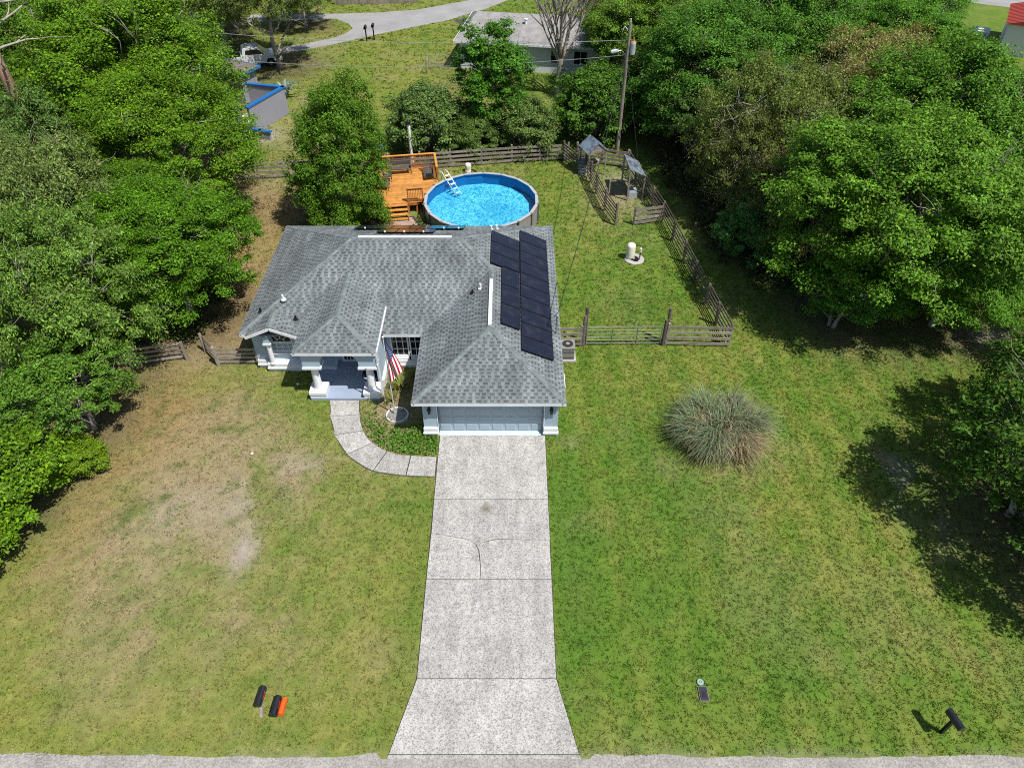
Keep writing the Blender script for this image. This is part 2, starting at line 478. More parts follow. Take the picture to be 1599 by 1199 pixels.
POOL_C = (-2.07, 43.4); POOL_R = 3.85
DECK_O = Vector((-9.35, 43.5, 0)); DECK_A = R(9)
BACKROAD = [(-34, 70), (-23.4, 75.54), (-18.43, 78.64), (-13.85, 82.16), (-7.2, 86.61), (-2.97, 90.96), (-0.35, 94.59), (4, 101), (14, 118), (7, 121), (-1, 104), (-3.84, 95.2), (-11.2, 90.46), (-15.55, 89.47), (-19.92, 88.99), (-30, 88.6), (-30, 85.9), (-19.95, 87.08), (-18.19, 85.24), (-17.5, 83.67), (-17.98, 81.94), (-19.1, 80.47), (-21.49, 78.84), (-34, 73.2)]
SIDEROAD = [(51, 95.5), (60.5, 90.4), (75, 84), (75, 91), (62, 96.2), (53, 102)]
DARKDRIVE = [(-6.64, 86.4), (-4.72, 87.79), (-1.2, 83.89), (-3.09, 82.0)]

# tree rows: kind, x, y, scale, turn, crown colour, label
GRN = (.120, .250, .010); DGR = (.068, .155, .014); GRY = (.140, .265, .042); YEL = (.15, .25, .015); DUL = (.105, .155, .030); BRN = (.19, .165, .075); BLU = (.07, .165, .035)
TREES = [
 ('oak', -26.5, 50.5, 1.20, .3, GRN, 'largest bright green oak at the upper left, in front of the blue trimmed neighbour house'),
 ('oak2', -22.0, 43.0, .92, 1.2, GRN, 'bright green oak whose crown reaches the grey courtyard wall with blue coping'),
 ('oak', -18.3, 32.4, .76, 2.3, GRN, 'bright green oak beside the left slope of the shingled house roof'),
 ('oak2', -22.0, 37.5, .66, 4.1, (0.096, 0.216, 0.013), 'dark gapped oak between the bright roofside oak and the mossy trees'),
 ('moss', -22.2, 27.2, .92, .5, GRY, 'grey green mossy tree leaning over the left front fence'),
 ('moss', -25.6, 34.5, .92, 2.6, (.165, .255, .065), 'pale mossy tree beside the tall pine trunk at the left edge'),
 ('round', -20.2, 23.6, .72, 1.0, (0.120, 0.235, 0.024), 'small tree with pale trunks at the dry lawn edge below the mossy tree'),
 ('bush', -21.6, 18.6, 1.12, 2.0, (0.136, 0.260, 0.011), 'large bright green bush at the lower left lawn edge'),
 ('bush', -22.4, 16.1, .9, 4.0, (0.136, 0.260, 0.011), 'bright green bush at the left picture edge, nearest the road'),
 ('bush', -19.5, 20.9, .45, 1.0, (0.144, 0.260, 0.011), 'small bright green bush jutting out onto the dry lawn at the left'),
 ('oak2', -35.5, 56.0, 1.1, 2.0, (0.120, 0.222, 0.020), 'green oak in the extreme upper left corner'),
 ('moss', -29.5, 44.0, .9, 5.0, (.14, .23, .05), 'greyish mossy tree at the left edge behind the tall pine trunk'),
 ('moss', -22.6, 71.6, 1.02, 1.3, (0.160, 0.203, 0.048), 'mossy oak hung with grey moss standing beside the white pickup truck'),
 ('moss', -29.0, 75.5, 1.0, 3.3, (0.144, 0.191, 0.036), 'dull green mossy oak behind the white pickup and the pale dead branches'),
 ('oak2', -33.0, 82.0, .95, 3.0, DGR, 'dark oak at the top edge left of the back road'),
 ('moss', -22.8, 84.5, .75, 2.0, (0.120, 0.171, 0.024), 'dark drooping tree at the top edge where the back road bends'),
 ('cone', -11.75, 42.2, .88, 0.0, (.125, .235, .014), 'full round green tree behind the house, left of the wooden deck'),
 ('upright', -1.4, 55.4, 1.04, 1.0, (0.088, 0.216, 0.016), 'dark upright green tree behind the pool, in front of the white back house'),
 ('bush', -6.6, 54.4, 1.15, 2.2, (.105, .165, .042), 'wide shaggy shrub behind the wooden deck and rail fence'),
 ('bush', 0.9, 53.7, 1.0, .3, (.10, .165, .04), 'shaggy shrub behind the pool beside the rear rail fence'),
 ('bush', -3.2, 53.0, .75, 3.9, (.08, .145, .03), 'dark low shrub against the rear fence right of the deck corner'),
 ('bush', 7.0, 56.8, 1.32, 1.9, DGR, 'dark glossy tree behind the small tin roofed coop'),
 ('bush', 8.9, 59.5, 1.1, .2, (0.096, 0.210, 0.016), 'bright leafy shrub right behind the utility pole'),
 ('oak', 20.4, 33.4, 1.03, .9, (0.083, 0.197, 0.014), 'largest dark green oak in the right woods, spreading over the lawn'),
 ('round', 18.0, 31.4, .66, 2.0, (0.072, 0.171, 0.018), 'low drooping tree at the left foot of the largest oak'),
 ('oak2', 23.6, 31.4, 0.62, 3.1, (0.083, 0.203, 0.014), 'green oak with its branches low over the grass right of the largest oak'),
 ('sparse', 17.2, 44.6, 1.05, 1.5, DUL, 'thin grey green tree with bare twigs in the middle of the right woods'),
 ('oak2', 26.6, 43.5, 1.06, 5.2, (0.080, 0.197, 0.014), 'tall green oak in the woods up behind the largest oak'),
 ('oak', 33.0, 41, .95, 4.0, (0.080, 0.191, 0.016), 'green oak at the right picture edge above the sandy patch'),
 ('oak2', 15.2, 55.5, .98, .7, (0.080, 0.184, 0.018), 'dark green oak to the right of the utility pole'),
 ('oak', 11.6, 65.0, .9, 2.2, (0.088, 0.184, 0.018), 'green oak at the top behind the utility pole transformer'),
 ('oak2', 21.6, 60.5, 1.06, 3.7, (0.083, 0.191, 0.016), 'broad green oak at the top centre of the right woods'),
 ('sparse', 26.5, 53.0, .95, 5.6, (.23, .215, .075), 'pale brown half bare tree in the upper part of the right woods'),
 ('oak', 31.0, 61.0, .9, 1.2, (0.083, 0.197, 0.014), 'green oak at the top just left of the parked dark SUV'),
 ('oak2', 36.2, 52.5, .64, 2.9, (0.088, 0.210, 0.014), 'low green oak in the woods directly below the parked dark SUV'),
 ('oak', 41.5, 52.0, .70, 4.4, (0.083, 0.197, 0.016), 'low green oak at the right edge beneath the red roof'),
 ('round', 13.6, 52.6, .82, .9, (0.067, 0.133, 0.024), 'shadowy small tree behind the tin lean-to shelter'),
 ('sparse', 15.8, 43.2, .80, 3.3, (0.112, 0.146, 0.036), 'dull grey green thicket tree beyond the long right fence'),
 ('bush', 15.6, 38.8, 1.0, 1.4, BLU, 'low blue green shrub beyond the bend of the long right fence'),
 ('sparse', 18.0, 38.0, .78, 1.0, (0.136, 0.140, 0.040), 'tangled brownish thicket just behind the largest oak'),
 ('sparse', 10.8, 76.0, .95, 2.6, (.22, .20, .09), 'brownish leafless looking tree at the top edge beyond the white back house'),
 ('oak2', 18.5, 78.0, .95, 1.1, (0.088, 0.178, 0.016), 'green oak on the top edge, centre right'),
 ('oak', 27.5, 75.0, .95, .2, (0.112, 0.184, 0.018), 'yellowish green oak on the top edge above the half bare tree'),
 ('oak2', 37.5, 73.0, .85, 4.9, (0.083, 0.197, 0.014), 'green oak on the top edge beside the distant side road'),
 ('round', 9.8, 70.0, .85, 3.0, (0.096, 0.178, 0.020), 'small green tree at the right end of the white back house'),
 ('airy', 21.6, 18.4, 1.0, 2.4, (0.061, 0.140, 0.014), 'dark oak at the right edge casting the big shadow on the lawn'),
 ('airy', 21.9, 14.6, .85, .8, (0.058, 0.127, 0.014), 'dark tree at the right edge, lower down nearer the road'),
 ('airy', 24.4, 22.6, .8, 1.8, (0.064, 0.152, 0.016), 'dark tree at the right edge above the shadow casting oak'),
 ('airy', 29.4, 27.8, 0.75, .6, (0.067, 0.152, 0.016), 'oak at the right edge shading the pale sandy patch'),
]

# ================================================================== TERRAIN
xs = np.concatenate([[-400, -250, -150, -100], np.arange(-75, 75.01, .45), [100, 150, 250, 400]])
ys = np.concatenate([[-60, -20], np.arange(0, 125.01, .45), [140, 180, 260, 500]])

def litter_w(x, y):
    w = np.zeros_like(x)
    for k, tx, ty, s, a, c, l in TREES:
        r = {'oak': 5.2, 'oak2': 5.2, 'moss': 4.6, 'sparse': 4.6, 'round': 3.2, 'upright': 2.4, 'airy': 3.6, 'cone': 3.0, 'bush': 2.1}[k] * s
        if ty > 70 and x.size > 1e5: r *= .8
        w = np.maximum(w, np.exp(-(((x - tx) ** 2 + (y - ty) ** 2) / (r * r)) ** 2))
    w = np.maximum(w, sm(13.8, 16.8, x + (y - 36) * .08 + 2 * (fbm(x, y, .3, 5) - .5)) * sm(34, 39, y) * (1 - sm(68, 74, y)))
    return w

def field(x, y):
    """turf colour, grass cover"""
    n1 = fbm(x, y, .22, 11); n2 = fbm(x, y, .8, 23); n3 = fbm(x, y, 2.6, 31, 3)
    green = np.stack([np.full_like(x, .115), np.full_like(x, .202), np.full_like(x, .024)], -1)
    lush = np.array([.092, .182, .024]); tan = np.array([.325, .26, .135]); orange = np.array([.31, .21, .08])
    sand = np.array([.40, .34, .26]); yel = np.array([.25, .255, .055]); lit = np.array([.135, .10, .065])
    left = sm(2.0, -6.0, x)
    # yellowish share
    wy = .26 + .5 * (n1 - .5) + .55 * (n2 - .5) + 1.2 * (n3 - .5) + .30 * left
    wy += .28 * gau(x, y, 13, 18, 6, 8) + .25 * gau(x, y, 9, 28, 6, 3) + .3 * gau(x, y, 2, 46, 6, 6) + .25 * left * sm(18, 9, y)
    stripe = np.sin((x + .10 * (y - 20)) * 2 * math.pi / 1.7 + 1.6 * (n1 - .5)) * sm(0, 3, x) * sm(40, 30, y)
    wy += .22 * stripe
    wy = np.where(y > 53, wy + .04, wy)
    c = green + (yel - green) * np.clip(wy, 0, 1)[..., None]
    mow_sheen = np.sin((x - .06 * (y - 20)) * 2 * math.pi / 1.25 + 1.0 * (n2 - .5)) * (sm(1.8, 3, x) + .5 * sm(-3.4, -5, x)) * sm(42, 34, y)
    c = c * (1 + .085 * mow_sheen)[..., None]  # mowing stripes: light and dark sheen of bent blades painted into the colour
    # lush patches
    wl = sm(.48, .8, fbm(x, y, .7, 41, 5)) * .45 + .8 * gau(x, y, 2.4, 17, .9, 6) + .6 * gau(x, y, -3.9, 14, .7, 5) + .5 * gau(x, y, 6.5, 20, 3, 6) + .35 * gau(x, y, 10, 12, 6, 4) + .35 * gau(x, y, 7.5, 33, 3, 4)
    wl *= 1 - .6 * left
    c = c + (lush - c) * np.clip(wl, 0, .9)[..., None]
    # dry straw
    streak = fbm(x * .9 + y * .45, (y - x * .5) * .35, .9, 53)
    wd = .78 * gau(x, y, -13.2, 20.0, 3.4, 4.4) + .65 * gau(x, y, -16.3, 22.5, 3.0, 3.4) + .28 * gau(x, y, -16, 15.5, 4, 3) + .22 * gau(x, y, -8.5, 19, 4, 4)
    wd += .85 * sm(-13.2, -15.2, x) * sm(26, 30, y) * sm(52, 46, y) + .22 * gau(x, y, -10, 12, 6, 3)
    wd += 1.1 * gau(x, y, -5.6, 25.0, 1.5, 2.2) + .13 * sm(.5, .68, fbm(x, y, .33, 61)) * (1 + 1.2 * left) + .45 * gau(x, y, 7.2, 46, 2.0, 4) + .5 * gau(x, y, 2.8, 22.6, .5, .35)
    wd += .30 * gau(x, y, 9.8, 21.2, 2.4, .8) + .5 * gau(x, y, -18.3, 57, 3, 6)
    wd = wd * (.25 + 1.35 * streak) + .75 * (n3 - .5) * np.clip(wd * 2, 0, 1)
    wd = np.clip(wd, 0, 1)
    c = c + (tan - c) * np.clip(wd * 1.05, 0, 1)[..., None]
    wo = np.clip(.75 * gau(x, y, -17.5, 24.5, 2.6, 3.5) + .8 * sm(-13.2, -15.6, x) * sm(28, 32, y) * sm(50, 44, y) + .5 * gau(x, y, -18.5, 18, 1.6, 4), 0, 1) * (.5 + .8 * n2)
    c = c + (orange - c) * np.clip(wo, 0, .85)[..., None]
    # bare sand
    ws = 1.1 * gau(x, y, -11.0, 16.5, .45, .9) + .62 * gau(x, y, -11.6, 19.3, 1.2, 1.9) + .45 * gau(x, y, -14.4, 18.6, 1.5, 1.5) + .5 * gau(x, y, -9.4, 21.3, 1.2, .6)
    ws = ws * sm(.36, .66, streak + .3 * (n3 - .5))
    ws += 1.0 * gau(x, y, 26.4, 30.3, 1.5, .9) + .9 * gau(x, y, 17.6, 19.5, .8, 2.2) * sm(.4, .6, n2) + 1.0 * gau(x, y, -20.0, 56.2, .9, 1.2)
    ws += .8 * np.exp(-((y - 8.72) / .16) ** 2) * sm(.35, .6, fbm(x, y, 1.2, 71))
    ws += .55 * gau(x, y, 8.3, 47.6, 1.6, 2.2) + .7 * gau(x, y, 5.4, 49.9, .6, .5)
    ws = np.clip(ws, 0, 1)
    c = c + (sand - c) * ws[..., None]
    # green tufts on the dry ground
    wt = sm(.60, .74, fbm(x, y, 1.5, 83, 5)) * np.clip(wd + ws, 0, 1) * (y < 27)
    c = c + (np.array([.10, .15, .03]) - c) * (.75 * wt)[..., None]
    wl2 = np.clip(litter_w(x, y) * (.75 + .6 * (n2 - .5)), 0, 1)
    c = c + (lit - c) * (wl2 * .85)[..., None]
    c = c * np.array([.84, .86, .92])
    cover = np.clip(1 - .75 * ws - .5 * wl2 - .25 * wd, 0.04, 1) + .6 * wt
    return c, cover

GX, GY = np.meshgrid(xs, ys)
gc, _ = field(GX, GY)
nx, ny = len(xs), len(ys)
me = bpy.data.meshes.new('ground')
vv = np.stack([GX.ravel(), GY.ravel(), np.zeros(nx * ny)], -1).astype(np.float32)
ii = (np.arange(ny - 1)[:, None] * nx + np.arange(nx - 1)[None, :]).ravel()
ff = np.stack([ii, ii + 1, ii + nx + 1, ii + nx], -1).astype(np.int32)
def fill_mesh(me, v, f, cols=None, dom='POINT'):
    k = f.shape[1]
    me.vertices.add(len(v)); me.vertices.foreach_set('co', v.astype(np.float32).ravel())
    me.loops.add(f.size); me.loops.foreach_set('vertex_index', f.astype(np.int32).ravel())
    me.polygons.add(len(f)); me.polygons.foreach_set('loop_start', np.arange(0, f.size, k, dtype=np.int32))
    me.polygons.foreach_set('loop_total', np.full(len(f), k, np.int32))
    if cols is not None:
        a = me.color_attributes.new('Col', 'FLOAT_COLOR', dom)
        a.data.foreach_set('color', np.concatenate([cols, np.ones((len(cols), 1))], 1).astype(np.float32).ravel())
    me.update(calc_edges=True); me.validate()
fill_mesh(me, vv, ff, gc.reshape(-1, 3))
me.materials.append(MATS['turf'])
ground = bpy.data.objects.new('ground', me); COL.objects.link(ground)
tag(ground, 'flat turf and sandy soil of the yard', kind='structure')

# ------------------------------------------------------------------ grass blades
def blades(name, n, x0, x1, y0, y1, hgt, wid, seed, label):
    g = np.random.default_rng(seed)
    nt = n // 5; ti = g.integers(0, nt, n); tx = g.uniform(x0, x1, nt); ty = g.uniform(y0, y1, nt); tk = np.clip(g.normal(1.0, .17, nt), .5, 1.5)
    x = tx[ti] + g.normal(size=n) * wid * 1.9; y = ty[ti] + g.normal(size=n) * wid * 1.9; tk = tk[ti]
    ok = np.ones(n, bool)
    for P in (DRIVE, HOUSE_FOOT, PORCH, BACKROAD, DARKDRIVE, WALK_OUT + WALK_IN[::-1]): ok &= ~inpoly(x, y, P)
    ok &= (x - POOL_C[0]) ** 2 + (y - POOL_C[1]) ** 2 > POOL_R ** 2
    ok &= ~inpoly(x, y, [(-9.6, 42.0), (-6.3, 42.0), (-5.6, 43.4), (-4.4, 44.5), (-4.4, 49.6), (-9.4, 48.6)])
    edge = 8.72 + .10 * (fbm(x, np.zeros_like(x), 1.1, 3) - .5) + .14 * (fbm(x, y, 3.0, 4) - .5)
    ok &= y > np.where((x > -4.3) & (x < 2.5), 8.72, edge)
    ok &= np.abs(x) < 1.5 + (y * .729 + 17.1) * .74
    x = x[ok]; y = y[ok]; tk = tk[ok]
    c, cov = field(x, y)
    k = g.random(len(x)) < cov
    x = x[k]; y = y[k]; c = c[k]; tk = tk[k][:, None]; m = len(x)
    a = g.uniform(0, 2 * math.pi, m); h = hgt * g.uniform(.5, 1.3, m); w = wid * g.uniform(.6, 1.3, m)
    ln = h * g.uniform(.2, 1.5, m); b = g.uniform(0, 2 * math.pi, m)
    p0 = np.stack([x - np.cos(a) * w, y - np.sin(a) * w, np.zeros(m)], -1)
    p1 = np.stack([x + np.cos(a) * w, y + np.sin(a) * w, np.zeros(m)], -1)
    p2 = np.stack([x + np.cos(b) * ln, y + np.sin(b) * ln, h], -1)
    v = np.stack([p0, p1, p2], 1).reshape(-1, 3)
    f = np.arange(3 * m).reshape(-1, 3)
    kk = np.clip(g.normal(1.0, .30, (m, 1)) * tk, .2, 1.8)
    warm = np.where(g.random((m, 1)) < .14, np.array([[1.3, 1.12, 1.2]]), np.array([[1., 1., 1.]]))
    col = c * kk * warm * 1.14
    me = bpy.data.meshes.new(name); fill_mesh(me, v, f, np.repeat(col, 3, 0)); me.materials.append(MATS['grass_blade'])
    o = bpy.data.objects.new(name, me); COL.objects.link(o)
    tag(o, label, kind='stuff'); return o
blades('lawn_grass', 620000, -22, 31, 8.4, 34, .052, .019, 3, 'short mown lawn grass, green with straw patches')
blades('yard_grass', 150000, -20, 24, 34, 54, .07, .030, 4, 'back yard grass round the pool and fences')
blades('meadow_grass', 70000, -34, 14, 54, 96, .09, .06, 5, 'neighbouring grass beyond the rear fence')

# ------------------------------------------------------------------ roads
def sheet(name, P, z, m, label):
    b = MB(); b.poly([(x, y, z) for x, y in P]); o = obj(name, b, m); tag(o, label, kind='structure'); return o
g = np.random.default_rng(12)
P = [(-60, -12), (60, -12)]
for x in np.arange(60, -60.1, -.16):
    if -4.4 < x < 2.6: y = 8.6
    else: y = 8.70 + (.30 * (float(fbm(np.array([x]), np.array([0.]), .35, 3)[0]) - .5)) + .15 * (float(fbm(np.array([x]), np.array([4.]), 2.2, 4)[0]) - .5)
    P.append((float(x), y))
road = sheet('road', P, .008, 'asphalt', 'worn pale asphalt street along the bottom')
sheet('back_road', BACKROAD, .008, 'far_asphalt', 'grey asphalt road curving behind the back lots')
sheet('side_road', SIDEROAD, .008, 'far_asphalt', 'distant pale road in the upper right corner')
sheet('asphalt_drive', DARKDRIVE, .012, 'dark_asphalt', 'dark asphalt apron leading to the white back house')

# ------------------------------------------------------------------ driveway and walk
drv = thing('driveway', (-1, 16, 0), 'pale exposed aggregate concrete driveway from garage to street', None); drv['kind'] = 'structure'
b = MB(); b.prism([(x * 1.012 + .01, y + .0) for x, y in DRIVE], .003, .014); obj('joint_bed', b, 'joint_soil', drv)
CR1 = [(-3.37, 17.42), (-2.95, 17.38), (-2.5, 17.26), (-2.05, 17.19), (-1.76, 17.07), (-1.47, 16.87)]
CR2 = [(-1.47, 16.87), (-1.12, 17.02), (-0.53, 17.16), (0.15, 17.13), (0.88, 17.07), (1.57, 17.09)]
CR3 = [(-1.47, 16.87), (-1.37, 16.59), (-1.31, 16.2), (-1.27, 15.76), (-1.27, 15.28)]
def crk(P, dx, dy): return [(x + dx * .9 + random.uniform(-.012, .012), y + dy * .9 + random.uniform(-.012, .012)) for x, y in P]
def xl(y): return -3.38 - .04 * (y - 11.26) / 11.73
gj = .014
slabs = [
 [(xl(19.24), 19.22 + gj), (1.57, 19.22 + gj), (1.57, 22.99), (-3.42, 22.99)],
 crk(CR1, 0, .014) + crk(CR2, 0, .014)[1:] + [(1.57, 19.22 - gj), (xl(19.2), 19.22 - gj)],
 [(xl(15.3), 15.26 + gj), (-1.285, 15.26 + gj)] + crk(CR3, -.014, 0)[::-1][1:] + crk(CR1, 0, -.014)[::-1][1:],
 [(-1.255, 15.26 + gj), (1.57, 15.26 + gj)] + crk(CR2, 0, -.014)[::-1] + crk(CR3, .014, 0)[1:-1],
 [(-3.38, 11.26 + gj), (1.57, 11.26 + gj), (1.57, 15.26 - gj), (xl(15.2), 15.26 - gj)],
 [(-4.06, 8.74), (2.21, 8.74), (1.57, 11.26 - gj), (-3.38, 11.26 - gj)],
]
for s in slabs:
    b = MB(); b.prism(s, .012, .055); obj('slab', b, 'aggregate', drv)
b = MB(); b.prism([(-4.12, 8.60), (2.27, 8.60), (2.24, 8.715), (-4.08, 8.715)], .009, .03); obj('apron_lip', b, 'aggregate', drv)

wlk = thing('walkway', (-7, 22.5, 0), 'curved exposed aggregate walkway from the porch to the driveway', None); wlk['kind'] = 'structure'
b = MB(); b.prism(WALK_OUT + WALK_IN[::-1], .003, .012); obj('joint_bed', b, 'joint_soil', wlk)
JO = [(-9.14, 25.40), (-8.93, 24.23), (-8.49, 22.99), (-7.68, 21.80), (-6.32, 20.82), (-4.79, 20.54), (-3.47, 20.48)]
JI = [(-7.63, 25.40), (-7.45, 24.41), (-7.12, 23.33), (-6.56, 22.55), (-5.82, 22.01), (-4.69, 21.75), (-3.47, 21.66)]
def between(P, a, b_):
    def par(q):
        best = (1e9, 0)
        for i in range(len(P) - 1):
            A = Vector(P[i]); B = Vector(P[i + 1]); d = B - A; t = max(0, min(1, (Vector(q) - A).dot(d) / d.length_squared))
            e = (A + d * t - Vector(q)).length
            if e < best[0]: best = (e, i + t)
        return best[1]
    ta, tb = par(a), par(b_)
    return [a] + [P[i] for i in range(len(P)) if ta + .08 < i < tb - .08] + [b_]
for i in range(6):
    o_ = between(WALK_OUT, JO[i], JO[i + 1]); n_ = between(WALK_IN, JI[i], JI[i + 1])
    poly = o_ + n_[::-1]
    c0 = Vector((sum(p[0] for p in poly) / len(poly), sum(p[1] for p in poly) / len(poly)))
    q = []
    for p in poly:
        d = c0 - Vector(p); q.append(tuple(Vector(p) + d.normalized() * .036))
    b = MB(); b.prism(q, .010, .05); obj('slab', b, 'aggregate', wlk)

# ================================================================== HOUSE
house = thing('house', (-5.6, 30.0, 0), 'single storey blue grey house with shingled hip roof, solar panels and attached garage', 'house')
EZ, PT = 2.5, .46                                     # eave height, roof pitch
def zf(y): return EZ + PT * (y - 27.6)                # front slope
FACES = {}
A1 = (-13.65, 27.6, EZ); A2 = (-4.5, 27.6, EZ); G1 = (-4.5, 22.7, EZ); G2 = (2.4, 22.7, EZ); B1 = (2.4, 37.9, EZ); B0 = (-13.65, 37.9, EZ)
RL = (-8.5, 32.75, EZ + PT * 5.15); RR = (-2.75, 32.75, EZ + PT * 5.15); GA = (-1.05, 26.15, EZ + PT * 3.45); GB = (-1.05, 31.05, EZ + PT * 3.45)
E31 = (2.4, 31.05, EZ)
roof_faces = [
 [A1, A2, GB, RR, RL], [B0, A1, RL], [B1, B0, RL, RR],
 [G2, E31, GB, GA], [E31, B1, RR, GB], [G1, G2, GA], [A2, G1, GA, GB]]
# porch roof
PZ = 3.15; PX0, PX1, PC, PY = -10.37, -6.47, -8.42, 25.4
PTOP = PZ + PT * 1.95; PA = (PC, 27.17, PTOP); PB = (PC, 27.6 + (PTOP - EZ) / PT, PTOP); yv = 27.6 + (PZ - EZ) / PT
porch_faces = [[(PX0, PY, PZ), (PX1, PY, PZ), PA], [(PX0, yv, PZ), (PX0, PY, PZ), PA, PB], [(PX1, PY, PZ), (PX1, yv, PZ), PB, PA]]
# small gable over the arched window
SX0, SX1, SC, SY = -13.25, -10.75, -12.0, 27.33
SZ = EZ + .06; ST = SZ + .44 * 1.25
sg_faces = [[(SX0, 27.6 + (SZ - EZ) / PT, SZ), (SX0, SY, SZ), (SC, SY, ST), (SC, 27.6 + (ST - EZ) / PT, ST)],
            [(SX1, SY, SZ), (SX1, 27.6 + (SZ - EZ) / PT, SZ), (SC, 27.6 + (ST - EZ) / PT, ST), (SC, SY, ST)]]

def clip(poly, nx_, ny_, d):      # keep nx*u + ny*v <= d
    r = []
    for i in range(len(poly)):
        a = poly[i]; b = poly[(i + 1) % len(poly)]
        da = nx_ * a[0] + ny_ * a[1] - d; db = nx_ * b[0] + ny_ * b[1] - d
        if da <= 0: r.append(a)
        if (da < 0 < db) or (db < 0 < da):
            t = da / (da - db); r.append((a[0] + (b[0] - a[0]) * t, a[1] + (b[1] - a[1]) * t))
    return r

def shingle(faces, rg):
    V = []; F = []; C = []
    for face in faces:
        P = [Vector(p) for p in face]
        n = (P[1] - P[0]).cross(P[2] - P[1]).normalized()
        if n.z < 0: n = -n; P = P[::-1]
        e = Vector((0, 0, 1)).cross(n).normalized(); s = n.cross(e).normalized()     # along eave, up the slope
        if s.z < 0: s = -s; e = -e
        o = Vector((0, 0, 0)); zmin = min(p.z for p in P); o = min(P, key=lambda p: p.z)
        base = Vector((0, 0, 0))
        # coordinates anchored in the world so that faces sharing an eave line up
        U = [((p).dot(e), (p - o).dot(s)) for p in P]
        area = sum(U[i][0] * U[(i + 1) % len(U)][1] - U[(i + 1) % len(U)][0] * U[i][1] for i in range(len(U)))
        if area < 0: U = U[::-1]
        ex = .172; umin = min(u[0] for u in U); umax = max(u[0] for u in U); vmax = max(u[1] for u in U)
        for k in range(int(vmax / ex) + 2):
            v0 = -.03 + k * ex; v1 = v0 + ex
            row = rg.uniform(.92, 1.06)
            u = math.floor(umin / .33) * .33 - .33 + (k % 2) * .165 + rg.uniform(-.08, .08)
            j = 0
            while u < umax:
                wd = (.185 if j % 2 else .145) * rg.uniform(.72, 1.3); dark = j % 2; j += 1
                q = [(u, v0), (u + wd, v0), (u + wd, v1), (u, v1)]; u += wd
                ctr = U
                for i in range(len(U)):
                    a = U[i]; b = U[(i + 1) % len(U)]
                    dx, dy = b[0] - a[0], b[1] - a[1]; L = math.hypot(dx, dy)
                    if L < 1e-6: continue
                    nx_, ny_ = dy / L, -dx / L
                    ext = .03 if (abs(dy) < 1e-4 and a[1] < .01) else 0
                    q = clip(q, nx_, ny_, nx_ * a[0] + ny_ * a[1] + ext)
                    if len(q) < 3: break
                if len(q) < 3: continue
                lift = rg.uniform(.0, .004) + (.011 if not dark else .004)
                b0 = len(V)
                def W(u_, v_, h): return o + e * (u_ - o.dot(e)) + s * v_ + n * h
                kk = rg.normal(1.0, .06) * row
                top = [len(V) + i for i in range(len(q))]
                for (a, b) in q: V.append(W(a, b, .008 + lift + .010 * (1 - (b - v0) / ex)))
                F.append(top)
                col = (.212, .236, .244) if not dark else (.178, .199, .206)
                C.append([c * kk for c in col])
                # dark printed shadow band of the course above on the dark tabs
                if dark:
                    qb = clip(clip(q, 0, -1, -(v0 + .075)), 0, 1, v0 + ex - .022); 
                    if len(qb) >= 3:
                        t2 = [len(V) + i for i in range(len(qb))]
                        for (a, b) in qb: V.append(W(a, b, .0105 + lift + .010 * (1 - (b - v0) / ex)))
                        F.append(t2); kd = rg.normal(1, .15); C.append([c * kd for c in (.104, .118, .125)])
                low = [i for i in range(len(q)) if q[i][1] < v0 + .002]
                if len(low) == 2:
                    i0, i1 = low; o2 = len(V)
                    V.append(W(*q[i0], -.01)); V.append(W(*q[i1], -.01))
                    F.append([top[i0], o2, o2 + 1, top[i1]]); C.append([c * .8 for c in col])
    return V, F, C

rg = np.random.default_rng(21)
roof_b = MB()
def under(face, off=-.015):
    roof_b.poly([(x, y, z + off) for x, y, z in face])
for fc in roof_faces + porch_faces + sg_faces: under(fc)
# soffit sheet and porch ceiling
roof = obj('roof', roof_b, 'hip_cap', house)
def shingled(faces):
    V, F, C = shingle(faces, rg)
    me = bpy.data.meshes.new('shingle'); o_ = org(house)
    me.from_pydata([(v.x - o_.x, v.y - o_.y, v.z - o_.z) for v in V], [], F)
    a = me.color_attributes.new('Col', 'FLOAT_COLOR', 'CORNER'); arr = []
    for f_, c in zip(F, C): arr += (list(c) + [1.0]) * len(f_)
    a.data.foreach_set('color', arr); me.materials.append(MATS['shingle']); me.update()
    o = bpy.data.objects.new('shingle', me); COL.objects.link(o); o.parent = roof; o['kind'] = 'stuff'; return o
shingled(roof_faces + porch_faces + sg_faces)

cap = MB()
def capline(p0, p1, w=.26, step=.24):
    p0 = Vector(p0); p1 = Vector(p1); L = (p1 - p0).length; d = (p1 - p0).normalized(); k = max(1, int(L / step))
    side = d.cross(Vector((0, 0, 1))).normalized()
    for i in range(k):
        a = p0 + d * (L * i / k); b = p0 + d * (L * (i + 1) / k + .03)
        h0 = .050; h1 = .036; dr = w / 2 * .33
        vs = [a + side * w / 2 - Vector((0, 0, dr - h0)), a + Vector((0, 0, h0)), a - side * w / 2 - Vector((0, 0, dr - h0)),
              b + side * w / 2 - Vector((0, 0, dr - h1)), b + Vector((0, 0, h1)), b - side * w / 2 - Vector((0, 0, dr - h1))]
        vs2 = [v - Vector((0, 0, .05)) for v in vs]
        cap.add(vs + vs2, [(0, 1, 4, 3), (1, 2, 5, 4), (0, 6, 7, 1), (1, 7, 8, 2)])
for a, b_ in ((A1, RL), (B0, RL), (B1, RR), (RR, GB), (G1, GA), (G2, GA), (RL, RR), (GA, GB)): capline(a, b_)
for a, b_ in (((PX0, PY, PZ), PA), ((PX1, PY, PZ), PA), (PA, PB)): capline(a, b_)
capline((SC, SY, ST), (SC, 28.8, ST), .34)
o = obj('hip_cap', cap, 'hip_cap', roof); o['kind'] = 'stuff'
